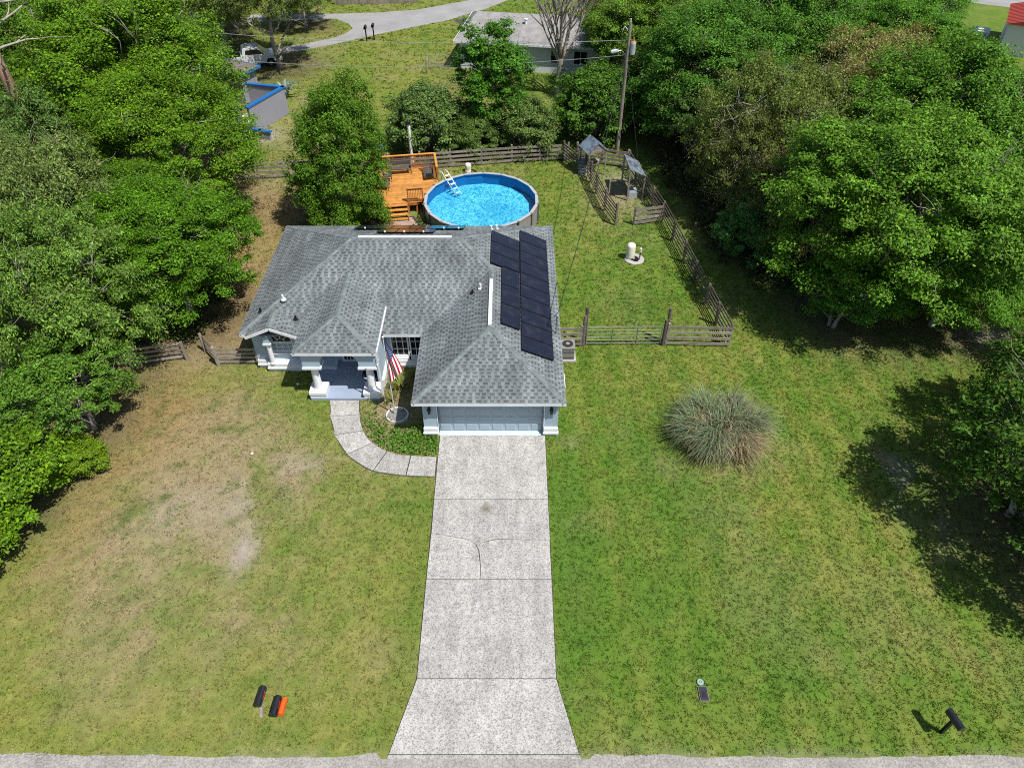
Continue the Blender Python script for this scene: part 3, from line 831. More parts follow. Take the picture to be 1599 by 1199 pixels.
# valley metal lines
# white ridge vents
for a, b_ in (((-8.15, 32.75, RL[2]), (-3.2, 32.75, RL[2])), ((-1.05, 26.25, GA[2]), (-1.05, 30.0, GA[2]))):
    v = MB(); a = Vector(a); b_ = Vector(b_); v.bar(a + Vector((0, 0, .062)), b_ + Vector((0, 0, .062)), .17, .05); obj('ridge_vent', v, 'vent_white', roof)
# fascia boards
def fascia(p0, p1, out):
    b = MB(); p0 = Vector(p0); p1 = Vector(p1); u = Vector(out) * .022
    b.bar(p0 + u - Vector((0, 0, .085)), p1 + u - Vector((0, 0, .085)), .03, .16); obj('fascia', b, 'fascia_white', roof)
fascia(A1, (SX0 + .02, 27.6, EZ), (0, -1, 0)); fascia((-6.45, 27.6, EZ), (-4.52, 27.6, EZ), (0, -1, 0)); fascia((-4.5, 27.57, EZ), (-4.5, 22.66, EZ), (-1, 0, 0))
fascia((-4.55, 22.7, EZ), (2.45, 22.7, EZ), (0, -1, 0)); fascia((2.4, 22.74, EZ), (2.4, 37.9, EZ), (1, 0, 0)); fascia((2.45, 37.9, EZ), (-13.7, 37.9, EZ), (0, 1, 0)); fascia((-13.65, 37.86, EZ), (-13.65, 27.62, EZ), (-1, 0, 0))
fascia((PX0 - .04, PY, PZ), (PX1 + .04, PY, PZ), (0, -1, 0)); fascia((PX0, PY + .03, PZ), (PX0, yv, PZ), (-1, 0, 0)); fascia((PX1, PY + .03, PZ), (PX1, yv, PZ), (1, 0, 0))
fascia((SX0 - .05, SY, SZ - .01), (SC, SY, ST + .0), (0, -1, 0)); fascia((SC, SY, ST), (SX1 + .05, SY, SZ - .01), (0, -1, 0))
# soffits (flat boards under the overhangs)
sf = MB()
sf.box(-13.62, -4.53, 27.62, 28.0, EZ - .15, EZ - .135); sf.box(-4.47, 2.37, 22.72, 23.1, EZ - .15, EZ - .135)
sf.box(-4.48, -4.15, 23.1, 28.0, EZ - .15, EZ - .135); sf.box(2.15, 2.37, 23.1, 37.5, EZ - .15, EZ - .135); sf.box(-13.62, -13.3, 28.0, 37.5, EZ - .15, EZ - .135); sf.box(-13.62, 2.37, 37.5, 37.87, EZ - .15, EZ - .135)
sf.box(PX0 + .03, PX1 - .03, PY + .02, 28.0, PZ - .17, PZ - .155)
obj('soffit', sf, 'soffit', house)

# walls
def wall_x(b, x0, x1, y0, y1, z0, z1, holes):      # wall along x with rectangular holes (hx0,hx1,hz0,hz1)
    xsx = sorted({x0, x1, *[h[0] for h in holes], *[h[1] for h in holes]}); zs = sorted({z0, z1, *[h[2] for h in holes], *[h[3] for h in holes]})
    for i in range(len(xsx) - 1):
        for j in range(len(zs) - 1):
            cx_ = (xsx[i] + xsx[i + 1]) / 2; cz = (zs[j] + zs[j + 1]) / 2
            if any(h[0] < cx_ < h[1] and h[2] < cz < h[3] for h in holes): continue
            b.box(xsx[i], xsx[i + 1], y0, y1, zs[j], zs[j + 1])
WT = EZ - .15
w = MB()
wall_x(w, -13.3, -10.4, 28.0, 28.2, 0, 2.62, [(-12.45, -11.25, .98, 2.3)])
wall_x(w, -10.4, -6.4, 28.3, 28.5, 0, 3.0, [(-8.95, -7.75, .0, 2.1)])
wall_x(w, -6.4, -4.15, 28.0, 28.2, 0, WT, [(-6.25, -4.35, .66, 2.12)])
w.box(-10.4, -10.2, 28.2, 28.3, 0, 3.0); w.box(-6.6, -6.4, 28.2, 28.3, 0, 3.0)
w.box(-4.15, -3.95, 23.3, 28.0, 0, WT)
wall_x(w, -4.15, 2.15, 23.1, 23.3, 0, WT, [(-3.46, 1.48, .0, 2.15)])
w.box(1.95, 2.15, 23.3, 37.5, 0, WT); w.box(-13.3, -13.1, 28.2, 37.5, 0, WT); w.box(-13.1, 1.95, 37.3, 37.5, 0, WT)
# gable triangle
w.add([(-13.1, 28.0, WT), (-10.9, 28.0, WT), (-12.0, 28.0, ST - .08), (-13.1, 28.12, WT), (-10.9, 28.12, WT), (-12.0, 28.12, ST - .08)], [(0, 1, 2), (5, 4, 3), (0, 3, 4, 1), (1, 4, 5, 2), (2, 5, 3, 0)])
obj('wall', w, 'wall_blue', house)
# corner pier blocks over the engaged columns (left wing)
b = MB(); b.box(-12.56, -12.24, 27.56, 27.998, 1.92, 2.34); obj('pier_block', b, 'wall_blue', house)

# base band: two white steps
def band(x0, x1, y, d=.14):
    b = MB(); b.box(x0, x1, y - d, y - .002, .28, .52); b.box(x0 - .03, x1 + .03, y - d - .05, y - .002, .20, .28); b.box(x0, x1, y - d + .04, y - .002, 0.0, .20); obj('base_band', b, 'white_paint', house)
band(-13.28, -12.75, 28.0); band(-12.7, -10.25, 28.0, .42); band(-6.36, -4.3, 28.0, .16)
band(-4.17, -3.50, 23.1, .12); band(1.50, 2.17, 23.1, .12)

# porch: floor, columns with pedestals and capitals, arched beam
b = MB(); b.box(-10.05, -6.6, 25.42, 28.3, 0, .14); obj('porch_floor', b, 'porch_paint', house)
b = MB(); b.box(-6.78, -6.6, 26.4, 28.29, .142, 2.95); obj('side_wall', b, 'wall_blue', house)
b = MB(); b.box(-6.596, -6.46, 26.38, 27.98, 0, .5); obj('base_band', b, 'white_paint', house)
b = MB(); b.box(-10.0, -9.15, 27.6, 28.29, .142, .30); obj('entry_step', b, 'trim_blue', house)
for cx in (-9.67, -6.98):
    c = MB(); c.lathe((cx, 25.82, .52), [(.24, 0), (.24, .05), (.20, .08), (.195, .5), (.17, 1.42), (.2, 1.44), (.2, 1.5)], 20); col = obj('column', c, 'white_paint', house, smooth=False)
    b = MB(); b.box(cx - .40, cx + .40, 25.43, 26.20, 0.141, .36); b.box(cx - .43, cx + .43, 25.40, 26.23, .36, .52); obj('pedestal', b, 'white_paint', col)
    b = MB(); b.box(cx - .46, cx + .46, 25.46, 26.16, 2.02, 2.12); obj('capital', b, 'white_paint', col)
bm = MB()
def arch(b, x0, x1, y0, y1, zs, zt, top, n=14, along='x'):
    """beam web from x0..x1 with an arched soffit rising from zs at the ends to zt in the middle"""
    pts = []
    for i in range(n + 1):
        t = i / n; pts.append((x0 + (x1 - x0) * t, zs + (zt - zs) * math.sqrt(max(0, 1 - (2 * t - 1) ** 2))))
    for i in range(n):
        (xa, za), (xb, zb) = pts[i], pts[i + 1]
        if along == 'x': q = [(xa, y0, za), (xb, y0, zb), (xb, y0, top), (xa, y0, top), (xa, y1, za), (xb, y1, zb), (xb, y1, top), (xa, y1, top)]
        else: q = [(y0, xa, za), (y0, xb, zb), (y0, xb, top), (y0, xa, top), (y1, xa, za), (y1, xb, zb), (y1, xb, top), (y1, xa, top)]
        b.add(q, [(0, 1, 2, 3), (7, 6, 5, 4), (0, 4, 5, 1), (3, 2, 6, 7)])
BT = PZ - .17
arch(bm, -9.25, -7.40, 25.55, 25.9, 2.45, 2.975, BT)
bm.box(-10.1, -9.25, 25.55, 26.1, 2.121, BT); bm.box(-7.40, -6.55, 25.55, 26.1, 2.121, BT)
arch(bm, 26.1, 28.3, -10.1, -9.8, 2.36, 2.9, BT, along='y'); bm.box(-6.8, -6.55, 26.1, 28.29, 2.951, BT)
obj('porch_beam', bm, 'wall_blue', house)
# engaged column of the left wing
c = MB(); c.lathe((-12.4, 27.68, .52), [(.17, 0), (.17, .06), (.13, .1), (.115, 1.28), (.15, 1.3)], 18); col = obj('column', c, 'white_paint', house)
b = MB(); b.box(-12.60, -12.20, 27.5, 27.93, 1.82, 1.92); obj('capital', b, 'white_paint', col)

# windows
def pane_strip(win, x0, x1, z0, z1, y, nxm, nzm):
    """frame, panes and glazing bars of one sash"""
    f_ = MB(); t = .07
    f_.box(x0, x1, y - .05, y + .06, z0, z0 + t); f_.box(x0, x1, y - .05, y + .06, z1 - t, z1); f_.box(x0, x0 + t, y - .05, y + .06, z0 + t, z1 - t); f_.box(x1 - t, x1, y - .05, y + .06, z0 + t, z1 - t)
    obj('frame', f_, 'white_paint', win)
    b = MB(); b.box(x0 + t, x1 - t, y + .02, y + .035, z0 + t, z1 - t); obj('pane', b, 'window_glass', win)
    for i in range(1, nxm): x = x0 + (x1 - x0) * i / nxm; block('glazing_bar', win, x - .017, x + .017, y - .012, y + .018, z0 + t, z1 - t, 'white_paint')
    for i in range(1, nzm): z = z0 + (z1 - z0) * i / nzm; block('glazing_bar', win, x0 + t, x1 - t, y - .018, y + .012, z - .017, z + .017, 'white_paint')
def window(x0, x1, z0, z1, y, nxm, nzm):
    b = MB(); b.box(x0 - .06, x1 + .06, y - .10, y - .003, z0 - .10, z0 - .01); win = obj('window', b, 'white_paint', house)
    pane_strip(win, x0, x1, z0, z1, y + .08, nxm, nzm)
window(-6.25, -5.32, .66, 2.12, 28.0, 3, 3); window(-5.28, -4.35, .66, 2.12, 28.0, 3, 3)
window(-12.45, -11.25, .98, 1.62, 28.0, 4, 2)
for o in [o for o in house.children if o.name.startswith('window')][-1].children:
    if o.name.startswith('pane'): o.data.materials[0] = MATS['window_blind']
win = [o for o in house.children if o.name.startswith('window')][-1]
b = MB(); N = 16; cx, cz, ra = -11.85, 1.66, .56
b.poly([(cx + ra * math.cos(math.pi * i / N), 28.06, cz + ra * math.sin(math.pi * i / N)) for i in range(N + 1)]); obj('pane', b, 'window_glass', win)
b = MB(); b.tube([(cx + (ra + .02) * math.cos(math.pi * i / N), 28.03, cz + (ra + .02) * math.sin(math.pi * i / N)) for i in range(N + 1)], .04, 6)
b.box(cx - .6, cx + .6, 27.99, 28.07, 1.615, 1.665); obj('frame', b, 'white_paint', win)
b = MB(); b.tube([(cx + .2 * math.cos(math.pi * i / N), 28.04, cz + .2 * math.sin(math.pi * i / N)) for i in range(N + 1)], .016, 5); obj('glazing_bar', b, 'white_paint', win)
for k in (1, 2, 3):
    a = math.pi * k / 4; b = MB(); b.bar((cx + .2 * math.cos(a), 28.04, cz + .2 * math.sin(a)), (cx + ra * math.cos(a), 28.04, cz + ra * math.sin(a)), .03, .03); obj('glazing_bar', b, 'white_paint', win)
# wall infill round the arch head
b = MB()
for i in range(N):
    a0, a1 = math.pi * i / N, math.pi * (i + 1) / N; r2 = .6
    p0 = (cx + r2 * math.cos(a0), cz + r2 * math.sin(a0)); p1 = (cx + r2 * math.cos(a1), cz + r2 * math.sin(a1))
    q = [(p0[0], 28.02, p0[1]), (p1[0], 28.02, p1[1]), (p1[0], 28.02, 2.3), (p0[0], 28.02, 2.3)]
    b.add(q, [(3, 2, 1, 0)])
obj('arch_infill', b, 'wall_blue', house)

# front door with side light
b = MB(); b.box(-8.93, -8.85, 28.24, 28.36, .14, 2.1); b.box(-7.85, -7.77, 28.24, 28.36, .14, 2.1); b.box(-8.85, -7.85, 28.24, 28.36, 2.02, 2.1); b.box(-8.85, -7.85, 28.24, 28.36, .14, .2); door = obj('front_door', b, 'white_paint', house)
b = MB(); b.box(-8.85, -7.85, 28.32, 28.35, .2, 2.02); obj('pane', b, 'window_glass', door)
for i in range(1, 6): x = -8.85 + i / 6; block('door_bar', door, x - .02, x + .02, 28.27, 28.30, .2, 2.02, 'white_paint')
block('door_rail', door, -8.85, -7.85, 28.26, 28.31, .72, .80, 'white_paint')
b = MB(); b.box(-7.75, -7.0, 26.95, 27.55, .142, .16); o = obj('door_mat', b, 'black_plastic', None, (-7.4, 27.2, .14)); tag(o, 'dark door mat lying on the blue porch floor by the right column', 'door mat')

# garage door: panel rows
gx0, gx1, gy = -3.46, 1.48, 23.30
b = MB(); b.box(gx0, gx1, gy, gy + .05, 0.06, 2.15); gd = obj('garage_door', b, 'garage_paint', house)
pm = MB(); pm.add([(-.265, .0, -.2), (.265, 0, -.2), (.265, 0, .2), (-.265, 0, .2), (-.22, -.022, -.155), (.22, -.022, -.155), (.22, -.022, .155), (-.22, -.022, .155)],
                  [(4, 5, 6, 7), (0, 1, 5, 4), (1, 2, 6, 5), (2, 3, 7, 6), (3, 0, 4, 7)])
pm = mesh_of('panel', pm, 'garage_paint')
for r_ in range(4):
    for c_ in range(8):
        inst('panel', pm, gd, Matrix.Translation((gx0 + (c_ + .5) * (gx1 - gx0) / 8, gy - .003, .06 + .2612 + r_ * .5225)))
    if r_: block('panel_seam', gd, gx0, gx1, gy - .004, gy + .01, .06 + r_ * .5225 - .007, .06 + r_ * .5225 + .007, 'grey_pvc')
b = MB(); b.box(gx0 - .04, gx0, 23.08, 23.29, 0, 2.2); b.box(gx1, gx1 + .04, 23.08, 23.29, 0, 2.2); b.box(gx0, gx1, 23.08, 23.29, 2.151, 2.2); obj('garage_frame', b, 'white_paint', house)
b = MB(); b.box(gx0 + .002, gx1 - .002, 22.995, 23.29, .0, .06); obj('garage_sill', b, 'trim_blue', house)
# lanterns
for x in (-3.82, 1.82):
    b = MB(); b.box(x - .05, x + .05, 23.05, 23.098, 1.62, 1.86); b.bar((x, 23.08, 1.85), (x, 22.97, 1.88), .03, .03)
    b.lathe((x, 22.96, 1.5), [(.03, 0), (.055, .04), (.085, .30), (.1, .31), (.02, .40), (.015, .43)], 8); obj('lantern', b, 'black_metal', house)
# downspout
b = MB(); b.bar((-6.42, 25.5, PZ - .12), (-6.42, 25.5, .3), .07, .06); b.bar((-6.42, 25.5, .32), (-6.3, 25.25, .12), .07, .06); obj('downspout', b, 'fascia_white', house)
# gutter on the porch right eave
b = MB(); b.bar((PX1 + .07, PY + .05, PZ - .02), (PX1 + .07, yv - .05, PZ - .02), .06, .1); obj('gutter', b, 'fascia_white', house)

# roof penetrations
def on_front(x, y): return (x, y, zf(y))
def on_left(x, y): return (x, y, EZ + PT * (x + 13.65))
def on_gl(x, y): return (x, y, EZ + PT * (x + 4.5))
for p, h, m in ((on_left(-11.6, 29.2), .3, 'white_metal'), (on_left(-12.8, 28.9), .25, 'black_metal'), (on_front(-10.9, 28.35), .22, 'black_metal'), (on_gl(-1.6, 29.6), .3, 'white_metal'), (on_gl(-2.0, 29.45), .22, 'black_metal')):
    b = MB(); b.tube([(p[0], p[1], p[2] - .03), (p[0], p[1], p[2] + h)], .055, 10); b.lathe(p, [(.13, -.03), (.13, .035), (.07, .05)], 10); obj('vent_pipe', b, m, roof)
for x, y in ((-.9, 36.4), (-1.2, 36.1)):
    z = EZ + PT * (37.9 - y); b = MB(); b.tube([(x, y, z - .03), (x, y, z + .28)], .06, 10); b.lathe((x, y, z), [(.13, -.03), (.13, .03)], 10); obj('vent_pipe', b, 'white_metal', roof)
# service mast
b = MB(); b.tube([(2.2, 27.46, 2.5), (2.2, 27.46, 3.75)], .045, 8); b.lathe((2.2, 27.46, 3.75), [(.09, 0), (.11, .06), (.05, .14)], 10); obj('service_mast', b, 'galvanised', house)

# solar panels
def panel_mesh(lx, ly):
    b = MB(); b.box(-lx / 2, lx / 2, -ly / 2, ly / 2, -.02, .0, 1)
    t = .022
    b.box(-lx / 2, lx / 2, -ly / 2, -ly / 2 + t, .0, .008, 1); b.box(-lx / 2, lx / 2, ly / 2 - t, ly / 2, .0, .008, 1)
    b.box(-lx / 2, -lx / 2 + t, -ly / 2 + t, ly / 2 - t, .0, .008, 1); b.box(lx / 2 - t, lx / 2, -ly / 2 + t, ly / 2 - t, .0, .008, 1)
    b.add([(-lx / 2 + t, -ly / 2 + t, .003), (lx / 2 - t, -ly / 2 + t, .003), (lx / 2 - t, ly / 2 - t, .003), (-lx / 2 + t, ly / 2 - t, .003)], [(0, 1, 2, 3)], 0)
    return mesh_of('solar_panel', b, ['solar_cell', 'solar_frame'])
PP = panel_mesh(1.035, 1.68); PL = panel_mesh(1.60, 1.01)
th = math.atan(PT)
RX = Matrix(((0, math.cos(th), 0, 0), (1, 0, 0, 0), (0, 0, 0, 0), (0, 0, 0, 1)))
def right_frame(cx_, cy_, lift=.13):
    # local x -> world y, local y -> up the slope (-x,+z), z -> normal
    s = Vector((-math.cos(th), 0, math.sin(th))); n = Vector((math.sin(th), 0, math.cos(th))); x = Vector((0, 1, 0)).cross(Vector((0, 0, 1))) * 0 + Vector((0, 1, 0))
    p = Vector((cx_, cy_, EZ + PT * (2.4 - cx_))) + n * lift
    z = x.cross(s)
    if z.dot(n) < 0: s = -s
    z = x.cross(s)
    m = Matrix(((x.x, s.x, z.x, p.x), (x.y, s.y, z.y, p.y), (x.z, s.z, z.z, p.z), (0, 0, 0, 1)))
    return m
for i in range(10): inst('solar_panel', PP, house, right_frame(1.16, 25.2 + .53 + i * 1.055))
for i in range(3): inst('solar_panel', PP, house, right_frame(-.41, 31.35 + .53 + i * 1.055))
for i in range(3): inst('solar_panel', PL, house, right_frame(-.12, 26.62 + .81 + i * 1.62))
def back_frame(cx_, cy_, lift=.13):
    s = Vector((0, -math.cos(th), math.sin(th))); n = Vector((0, math.sin(th), math.cos(th))); x = Vector((-1, 0, 0))
    p = Vector((cx_, cy_, EZ + PT * (37.9 - cy_))) + n * lift; z = x.cross(s)
    if z.dot(n) < 0: x = -x; z = x.cross(s)
    return Matrix(((x.x, s.x, z.x, p.x), (x.y, s.y, z.y, p.y), (x.z, s.z, z.z, p.z), (0, 0, 0, 1)))
for i in range(6): inst('solar_panel', PP, house, back_frame(-8.55 + i * 1.055, 36.5))
for i in range(3): inst('solar_panel', PP, house, back_frame(-6.95 + i * 1.055, 34.82))
for i in range(3):
    b = MB(); b.lathe((-6.95 + i * 1.055, 33.98, EZ + PT * (37.9 - 33.98) + .17), [(.05, 0), (.05, .06)], 8); obj('panel_clamp', b, 'white_metal', roof)
for x in (-8.4, -3.9, -3.05):
    b = MB(); b.lathe((x, 35.66, EZ + PT * (37.9 - 35.66) + .17), [(.05, 0), (.05, .06)], 8); obj('panel_clamp', b, 'white_metal', roof)

# ================================================================== TREES
def lobes_for(Rx, z0, z1, n, seed, sub=.45, low=-.35):
    g = np.random.default_rng(seed); cz = (z0 + z1) / 2; rz = (z1 - z0) / 2
    L = [(0, 0, cz, Rx * .72, Rx * .72, rz * .78)]
    k = 0; ga = math.pi * (3 - math.sqrt(5))
    for i in range(n):
        t = 1 - (1 - low) * (i + .5) / n; rr = math.sqrt(max(0, 1 - t * t)); a = ga * i + g.uniform(-.3, .3)
        s = sub * g.uniform(.75, 1.25)
        q = 1 - s * .85 + g.uniform(-.05, .14)
        L.append((Rx * rr * math.cos(a) * q, Rx * rr * math.sin(a) * q, cz + rz * t * q, Rx * s, Rx * s, rz * s * 1.05))
    return np.array(L)

def crown_mesh(name, L, nclump, cr, nleaf, ll, lw, seed, flat=.7, droop=0., up=.75, elong=.45):
    g = np.random.default_rng(seed)
    pr = (L[:, 3] ** 2); pr = pr / pr.sum()
    C = []; N = []
    tries = 0
    while len(C) < nclump and tries < 40:
        tries += 1
        k = g.choice(len(L), nclump, p=pr); d = g.normal(size=(nclump, 3)); d /= np.linalg.norm(d, axis=1)[:, None]
        d[:, 2] = np.where(d[:, 2] < -.55, -d[:, 2], d[:, 2])
        r = .58 + .58 * g.random(nclump) ** .75
        p = L[k, :3] + d * L[k, 3:] * r[:, None]
        q = (p[:, None, :] - L[None, :, :3]) / L[None, :, 3:]
        dist = np.linalg.norm(q, axis=2); dist[np.arange(nclump), k] = 9
        ok = (dist.min(1) > .70) & (p[:, 2] > .25)
        C += list(p[ok]); N += list(d[ok])
    C = np.array(C[:nclump]); N = np.array(N[:nclump]); m = len(C)
    sz = cr * g.uniform(.45, 1.4, m)
    # leaves
    T = m * nleaf
    ci = np.repeat(np.arange(m), nleaf)
    d = g.normal(size=(T, 3)); d /= np.linalg.norm(d, axis=1)[:, None]; d[:, 2] = d[:, 2] * .8 + .15
    rad = g.random(T) ** .45
    p = C[ci] + d * (sz[ci] * rad)[:, None] * np.array([1, 1, flat])
    p += N[ci] * (elong * sz[ci] * g.uniform(-1, 1.5, T))[:, None]; p[:, 2] -= elong * .25 * np.abs(g.normal(size=T)) * sz[ci]
    if droop: p[:, 2] -= droop * g.random(T) ** 2 * sz[ci] * 1.6
    nr = up * np.array([0, 0, 1.]) + .45 * d + .35 * N[ci] + g.normal(size=(T, 3)) * .42
    nr /= np.linalg.norm(nr, axis=1)[:, None]
    t = g.normal(size=(T, 3))
    if droop: t[:, 2] -= 2.2
    t -= nr * (t * nr).sum(1)[:, None]; t /= np.linalg.norm(t, axis=1)[:, None]
    bt = np.cross(nr, t)
    s = g.uniform(.5, 1.5, T)[:, None]
    hl = t * s * ll / 2; hw = bt * s * lw / 2
    # inner fill of bigger leaves keeps the heart of the crown opaque
    v = np.stack([p - hl, p + hw + hl * .1, p + hl, p - hw + hl * .1], 1).reshape(-1, 3)
    F = np.arange(4 * T).reshape(-1, 4)
    keep = v[:, 2].reshape(-1, 4).min(1) > .04
    v = v.reshape(-1, 4, 3)[keep].reshape(-1, 3); F = np.arange(len(v)).reshape(-1, 4)
    me = bpy.data.meshes.new(name); fill_mesh(me, v, F); me.materials.append(MATS['leaf']); return me

def limb(b, p, d, r, length, g, depth, wob=.25, n=6, m=0, split=2, up=.15):
    pts = [p]; rad = [r]; q = Vector(p); d = Vector(d).normalized(); seg = 4
    for i in range(seg):
        d = (d + Vector((g.normal() * wob, g.normal() * wob, g.normal() * wob * .6 + up * .3))).normalized()
        q = q + d * (length / seg); pts.append(q.copy()); rad.append(r * (1 - .55 * (i + 1) / seg))
    b.tube(pts, rad, n if r > .05 else 4, m)
    if depth > 0:
        for k in range(split):
            i = int(g.integers(2, seg + 1)); a = g.uniform(0, 6.28)
            nd = (d + Vector((math.cos(a), math.sin(a), g.uniform(-.1, .5))) * g.uniform(.5, .95)).normalized()
            limb(b, pts[i], nd, rad[i] * .72, length * g.uniform(.55, .8), g, depth - 1, wob, n, m, split, up)

def trunk_mesh(name, h, r, Rx, z0, seed, matn='bark', limbs=6, stems=1, spread=.35, twigs=0, ztop=None):
    g = np.random.default_rng(seed); b = MB()
    for s in range(stems):
        a = 2 * math.pi * s / max(1, stems) + g.uniform(0, 1); lean = spread if stems > 1 else .05
        base = Vector((math.cos(a) * .25, math.sin(a) * .25, 0)) if stems > 1 else Vector((0, 0, 0))
        top = base + Vector((math.cos(a) * lean * h * .5, math.sin(a) * lean * h * .5, h * .62))
        mid = (base + top) / 2 + Vector((g.normal() * .15, g.normal() * .15, 0))
        b.tube([base - Vector((0, 0, .1)), base + Vector((0, 0, .35)), mid, top], [r * 1.45, r, r * .8, r * .5], 9)
        for k in range(limbs):
            aa = a + 2 * math.pi * k / limbs + g.uniform(-.4, .4); f = g.uniform(.35, 1.0); p = base.lerp(mid, f) if f < .5 else mid.lerp(top, (f - .5) * 2)
            limb(b, p, (math.cos(aa), math.sin(aa), g.uniform(.25, .9)), r * .42, Rx * g.uniform(.6, .85), g, 1)
    for k in range(twigs):
        a = g.uniform(0, 6.28); t = g.uniform(.25, .95); rr = Rx * math.sqrt(1 - (t - .4) ** 2) * .55
        p = Vector((rr * math.cos(a), rr * math.sin(a), z0 + (ztop - z0) * t * .8))
        limb(b, p, (math.cos(a), math.sin(a), g.uniform(.1, 1.0)), .035, Rx * .5, g, 1, .3, 4, 0, 3)
    return mesh_of(name, b, matn, smooth=True)

KINDS = {}
def kind(k, crown, trunk): KINDS[k] = (crown, trunk)
kind('oak', crown_mesh('crown', lobes_for(5.4, 1.2, 10.2, 24, 1, .38, -.55), 560, .74, 290, .142, .078, 1, .6), trunk_mesh('trunk', 9.5, .28, 5.0, 2, 1, 'pale_bark', 6, twigs=26, ztop=10))
kind('oak2', crown_mesh('crown', lobes_for(5.2, 1.0, 9.6, 18, 2, .45, -.6), 500, .80, 290, .14, .078, 2, .6), trunk_mesh('trunk', 9, .26, 4.8, 2, 2, 'pale_bark', 6, twigs=26, ztop=9.5))
kind('moss', crown_mesh('crown', lobes_for(4.8, .9, 9.6, 20, 3, .40, -.6), 540, .62, 200, .17, .06, 3, .85, .35, .5), trunk_mesh('trunk', 9, .24, 4.4, 2, 3, 'pale_bark', 6, twigs=40, ztop=9.6))
kind('sparse', crown_mesh('crown', lobes_for(4.6, 1.0, 9.0, 20, 4, .40, -.6), 400, .60, 150, .14, .062, 4, .9, .2, .5), trunk_mesh('trunk', 8.5, .2, 4.2, 1.5, 4, 'pale_bark', 7, 2, .3, twigs=50, ztop=9.0))
kind('round', crown_mesh('crown', lobes_for(3.5, 1.5, 7.0, 12, 5, .46, -.7), 300, .58, 180, .15, .08, 5, .6), trunk_mesh('trunk', 6.5, .14, 3.2, 1.8, 5, 'pale_bark', 5, 3, .25, twigs=14, ztop=6.8))
kind('airy', crown_mesh('crown', lobes_for(3.7, 1.2, 7.6, 18, 15, .36, -.6), 260, .48, 84, .18, .09, 15, .5, 0, .6, .9), trunk_mesh('trunk', 7.0, .15, 3.4, 1.8, 15, 'pale_bark', 7, 2, .25, twigs=22, ztop=7.4))
kind('upright', crown_mesh('crown', np.array([[0, 0, 4.3, 2.1, 2.1, 3.6]] + [[1.7 * math.cos(a * 2.4), 1.7 * math.sin(a * 2.4), 1.2 + a * .72, 1.3 - a * .05, 1.3 - a * .05, 1.35] for a in range(10)]), 300, .54, 170, .16, .085, 6, .65), trunk_mesh('trunk', 7.5, .15, 1.8, 1, 6, 'bark', 5, twigs=4, ztop=8))
kind('cone', crown_mesh('crown', np.array([[0, 0, 4.8, 2.9, 2.9, 4.6]] + [[(2.6 - .085 * a) * math.cos(a * 2.4), (2.6 - .085 * a) * math.sin(a * 2.4), .9 + a * .54, 1.45 - a * .02, 1.45 - a * .02, 1.3] for a in range(17)]), 620, .54, 200, .14, .065, 7, .8, 0, .55), trunk_mesh('trunk', 9, .17, 2.4, 1, 7, 'bark', 7, twigs=6, ztop=9))
kind('bush', crown_mesh('crown', lobes_for(2.5, -.4, 3.5, 12, 8, .48, -.35), 250, .44, 170, .14, .075, 8), trunk_mesh('trunk', 3.0, .06, 1.9, .5, 8, 'pale_bark', 4, 4, .5, twigs=5, ztop=3.2))

NAMES = {'oak': ('oak_tree', 'oak tree'), 'oak2': ('oak_tree', 'oak tree'), 'moss': ('mossy_tree', 'tree'), 'sparse': ('sparse_tree', 'tree'), 'round': ('small_tree', 'tree'),
         'airy': ('open_crowned_tree', 'tree'), 'upright': ('upright_tree', 'tree'), 'cone': ('bushy_tree', 'tree'), 'bush': ('shrub', 'shrub')}
for k, x, y, s, a, c, lab in TREES:
    t = thing(NAMES[k][0], (x, y, 0), lab, NAMES[k][1], 'trees and shrubs round the yard'); t.rotation_euler = (0, .16 if k == 'cone' else 0, a)
    t.scale = (s * random.uniform(.96, 1.04), s * random.uniform(.96, 1.04), s * random.uniform(.95, 1.05))
    for nm, me_ in (('crown', KINDS[k][0]), ('trunk', KINDS[k][1])):
        o = bpy.data.objects.new(nm, me_); COL.objects.link(o); o.parent = t
        if nm == 'crown':
            f_ = (1.38 if (c[1] < .2 or x > 10) else 1.06) * random.uniform(.93, 1.07); hue = random.uniform(.84, 1.06)
            o.color = (c[0] * f_ * hue, c[1] * f_, c[2] * f_, 1)
            if 'hung with grey moss' in lab: o.location.z = 2.0
            if 'dead branches' in lab: o.location.z = 1.2

# bare winter tree by the white back house
def bare_tree(x, y, h, r, seed, label, matn, spread=.42):
    g = np.random.default_rng(seed); t = thing('bare_tree', (x, y, 0), label, 'tree'); b = MB(); z = h * .22
    b.tube([(x, y, -.1), (x, y, .5), (x + .05, y, z)], [r * 1.4, r, r * .85], 10); obj('trunk', b, matn, t)
    b = MB()
    for k in range(16):
        a = 2 * math.pi * k / 16 + g.uniform(-.3, .3); sp = g.uniform(.05, spread) * (1.7 if k % 3 == 0 else 1)
        limb(b, Vector((x + .05, y, z - g.uniform(.1, .9))), (math.cos(a) * sp, math.sin(a) * sp, 1), r * g.uniform(.25, .42), h * g.uniform(.3, .45), g, 3, .10, 5, 0, 4, .30)
    obj('branches', b, matn, t, smooth=True); return t
bare_tree(4.2, 64.7, 14.5, .30, 5, 'tall leafless grey tree in front of the white back house', 'pale_bark')
bare_tree(-30.2, 70.0, 5.5, .10, 9, 'small dead tree with pale bleached branches by the pale neighbour roof', 'white_roof', .8)

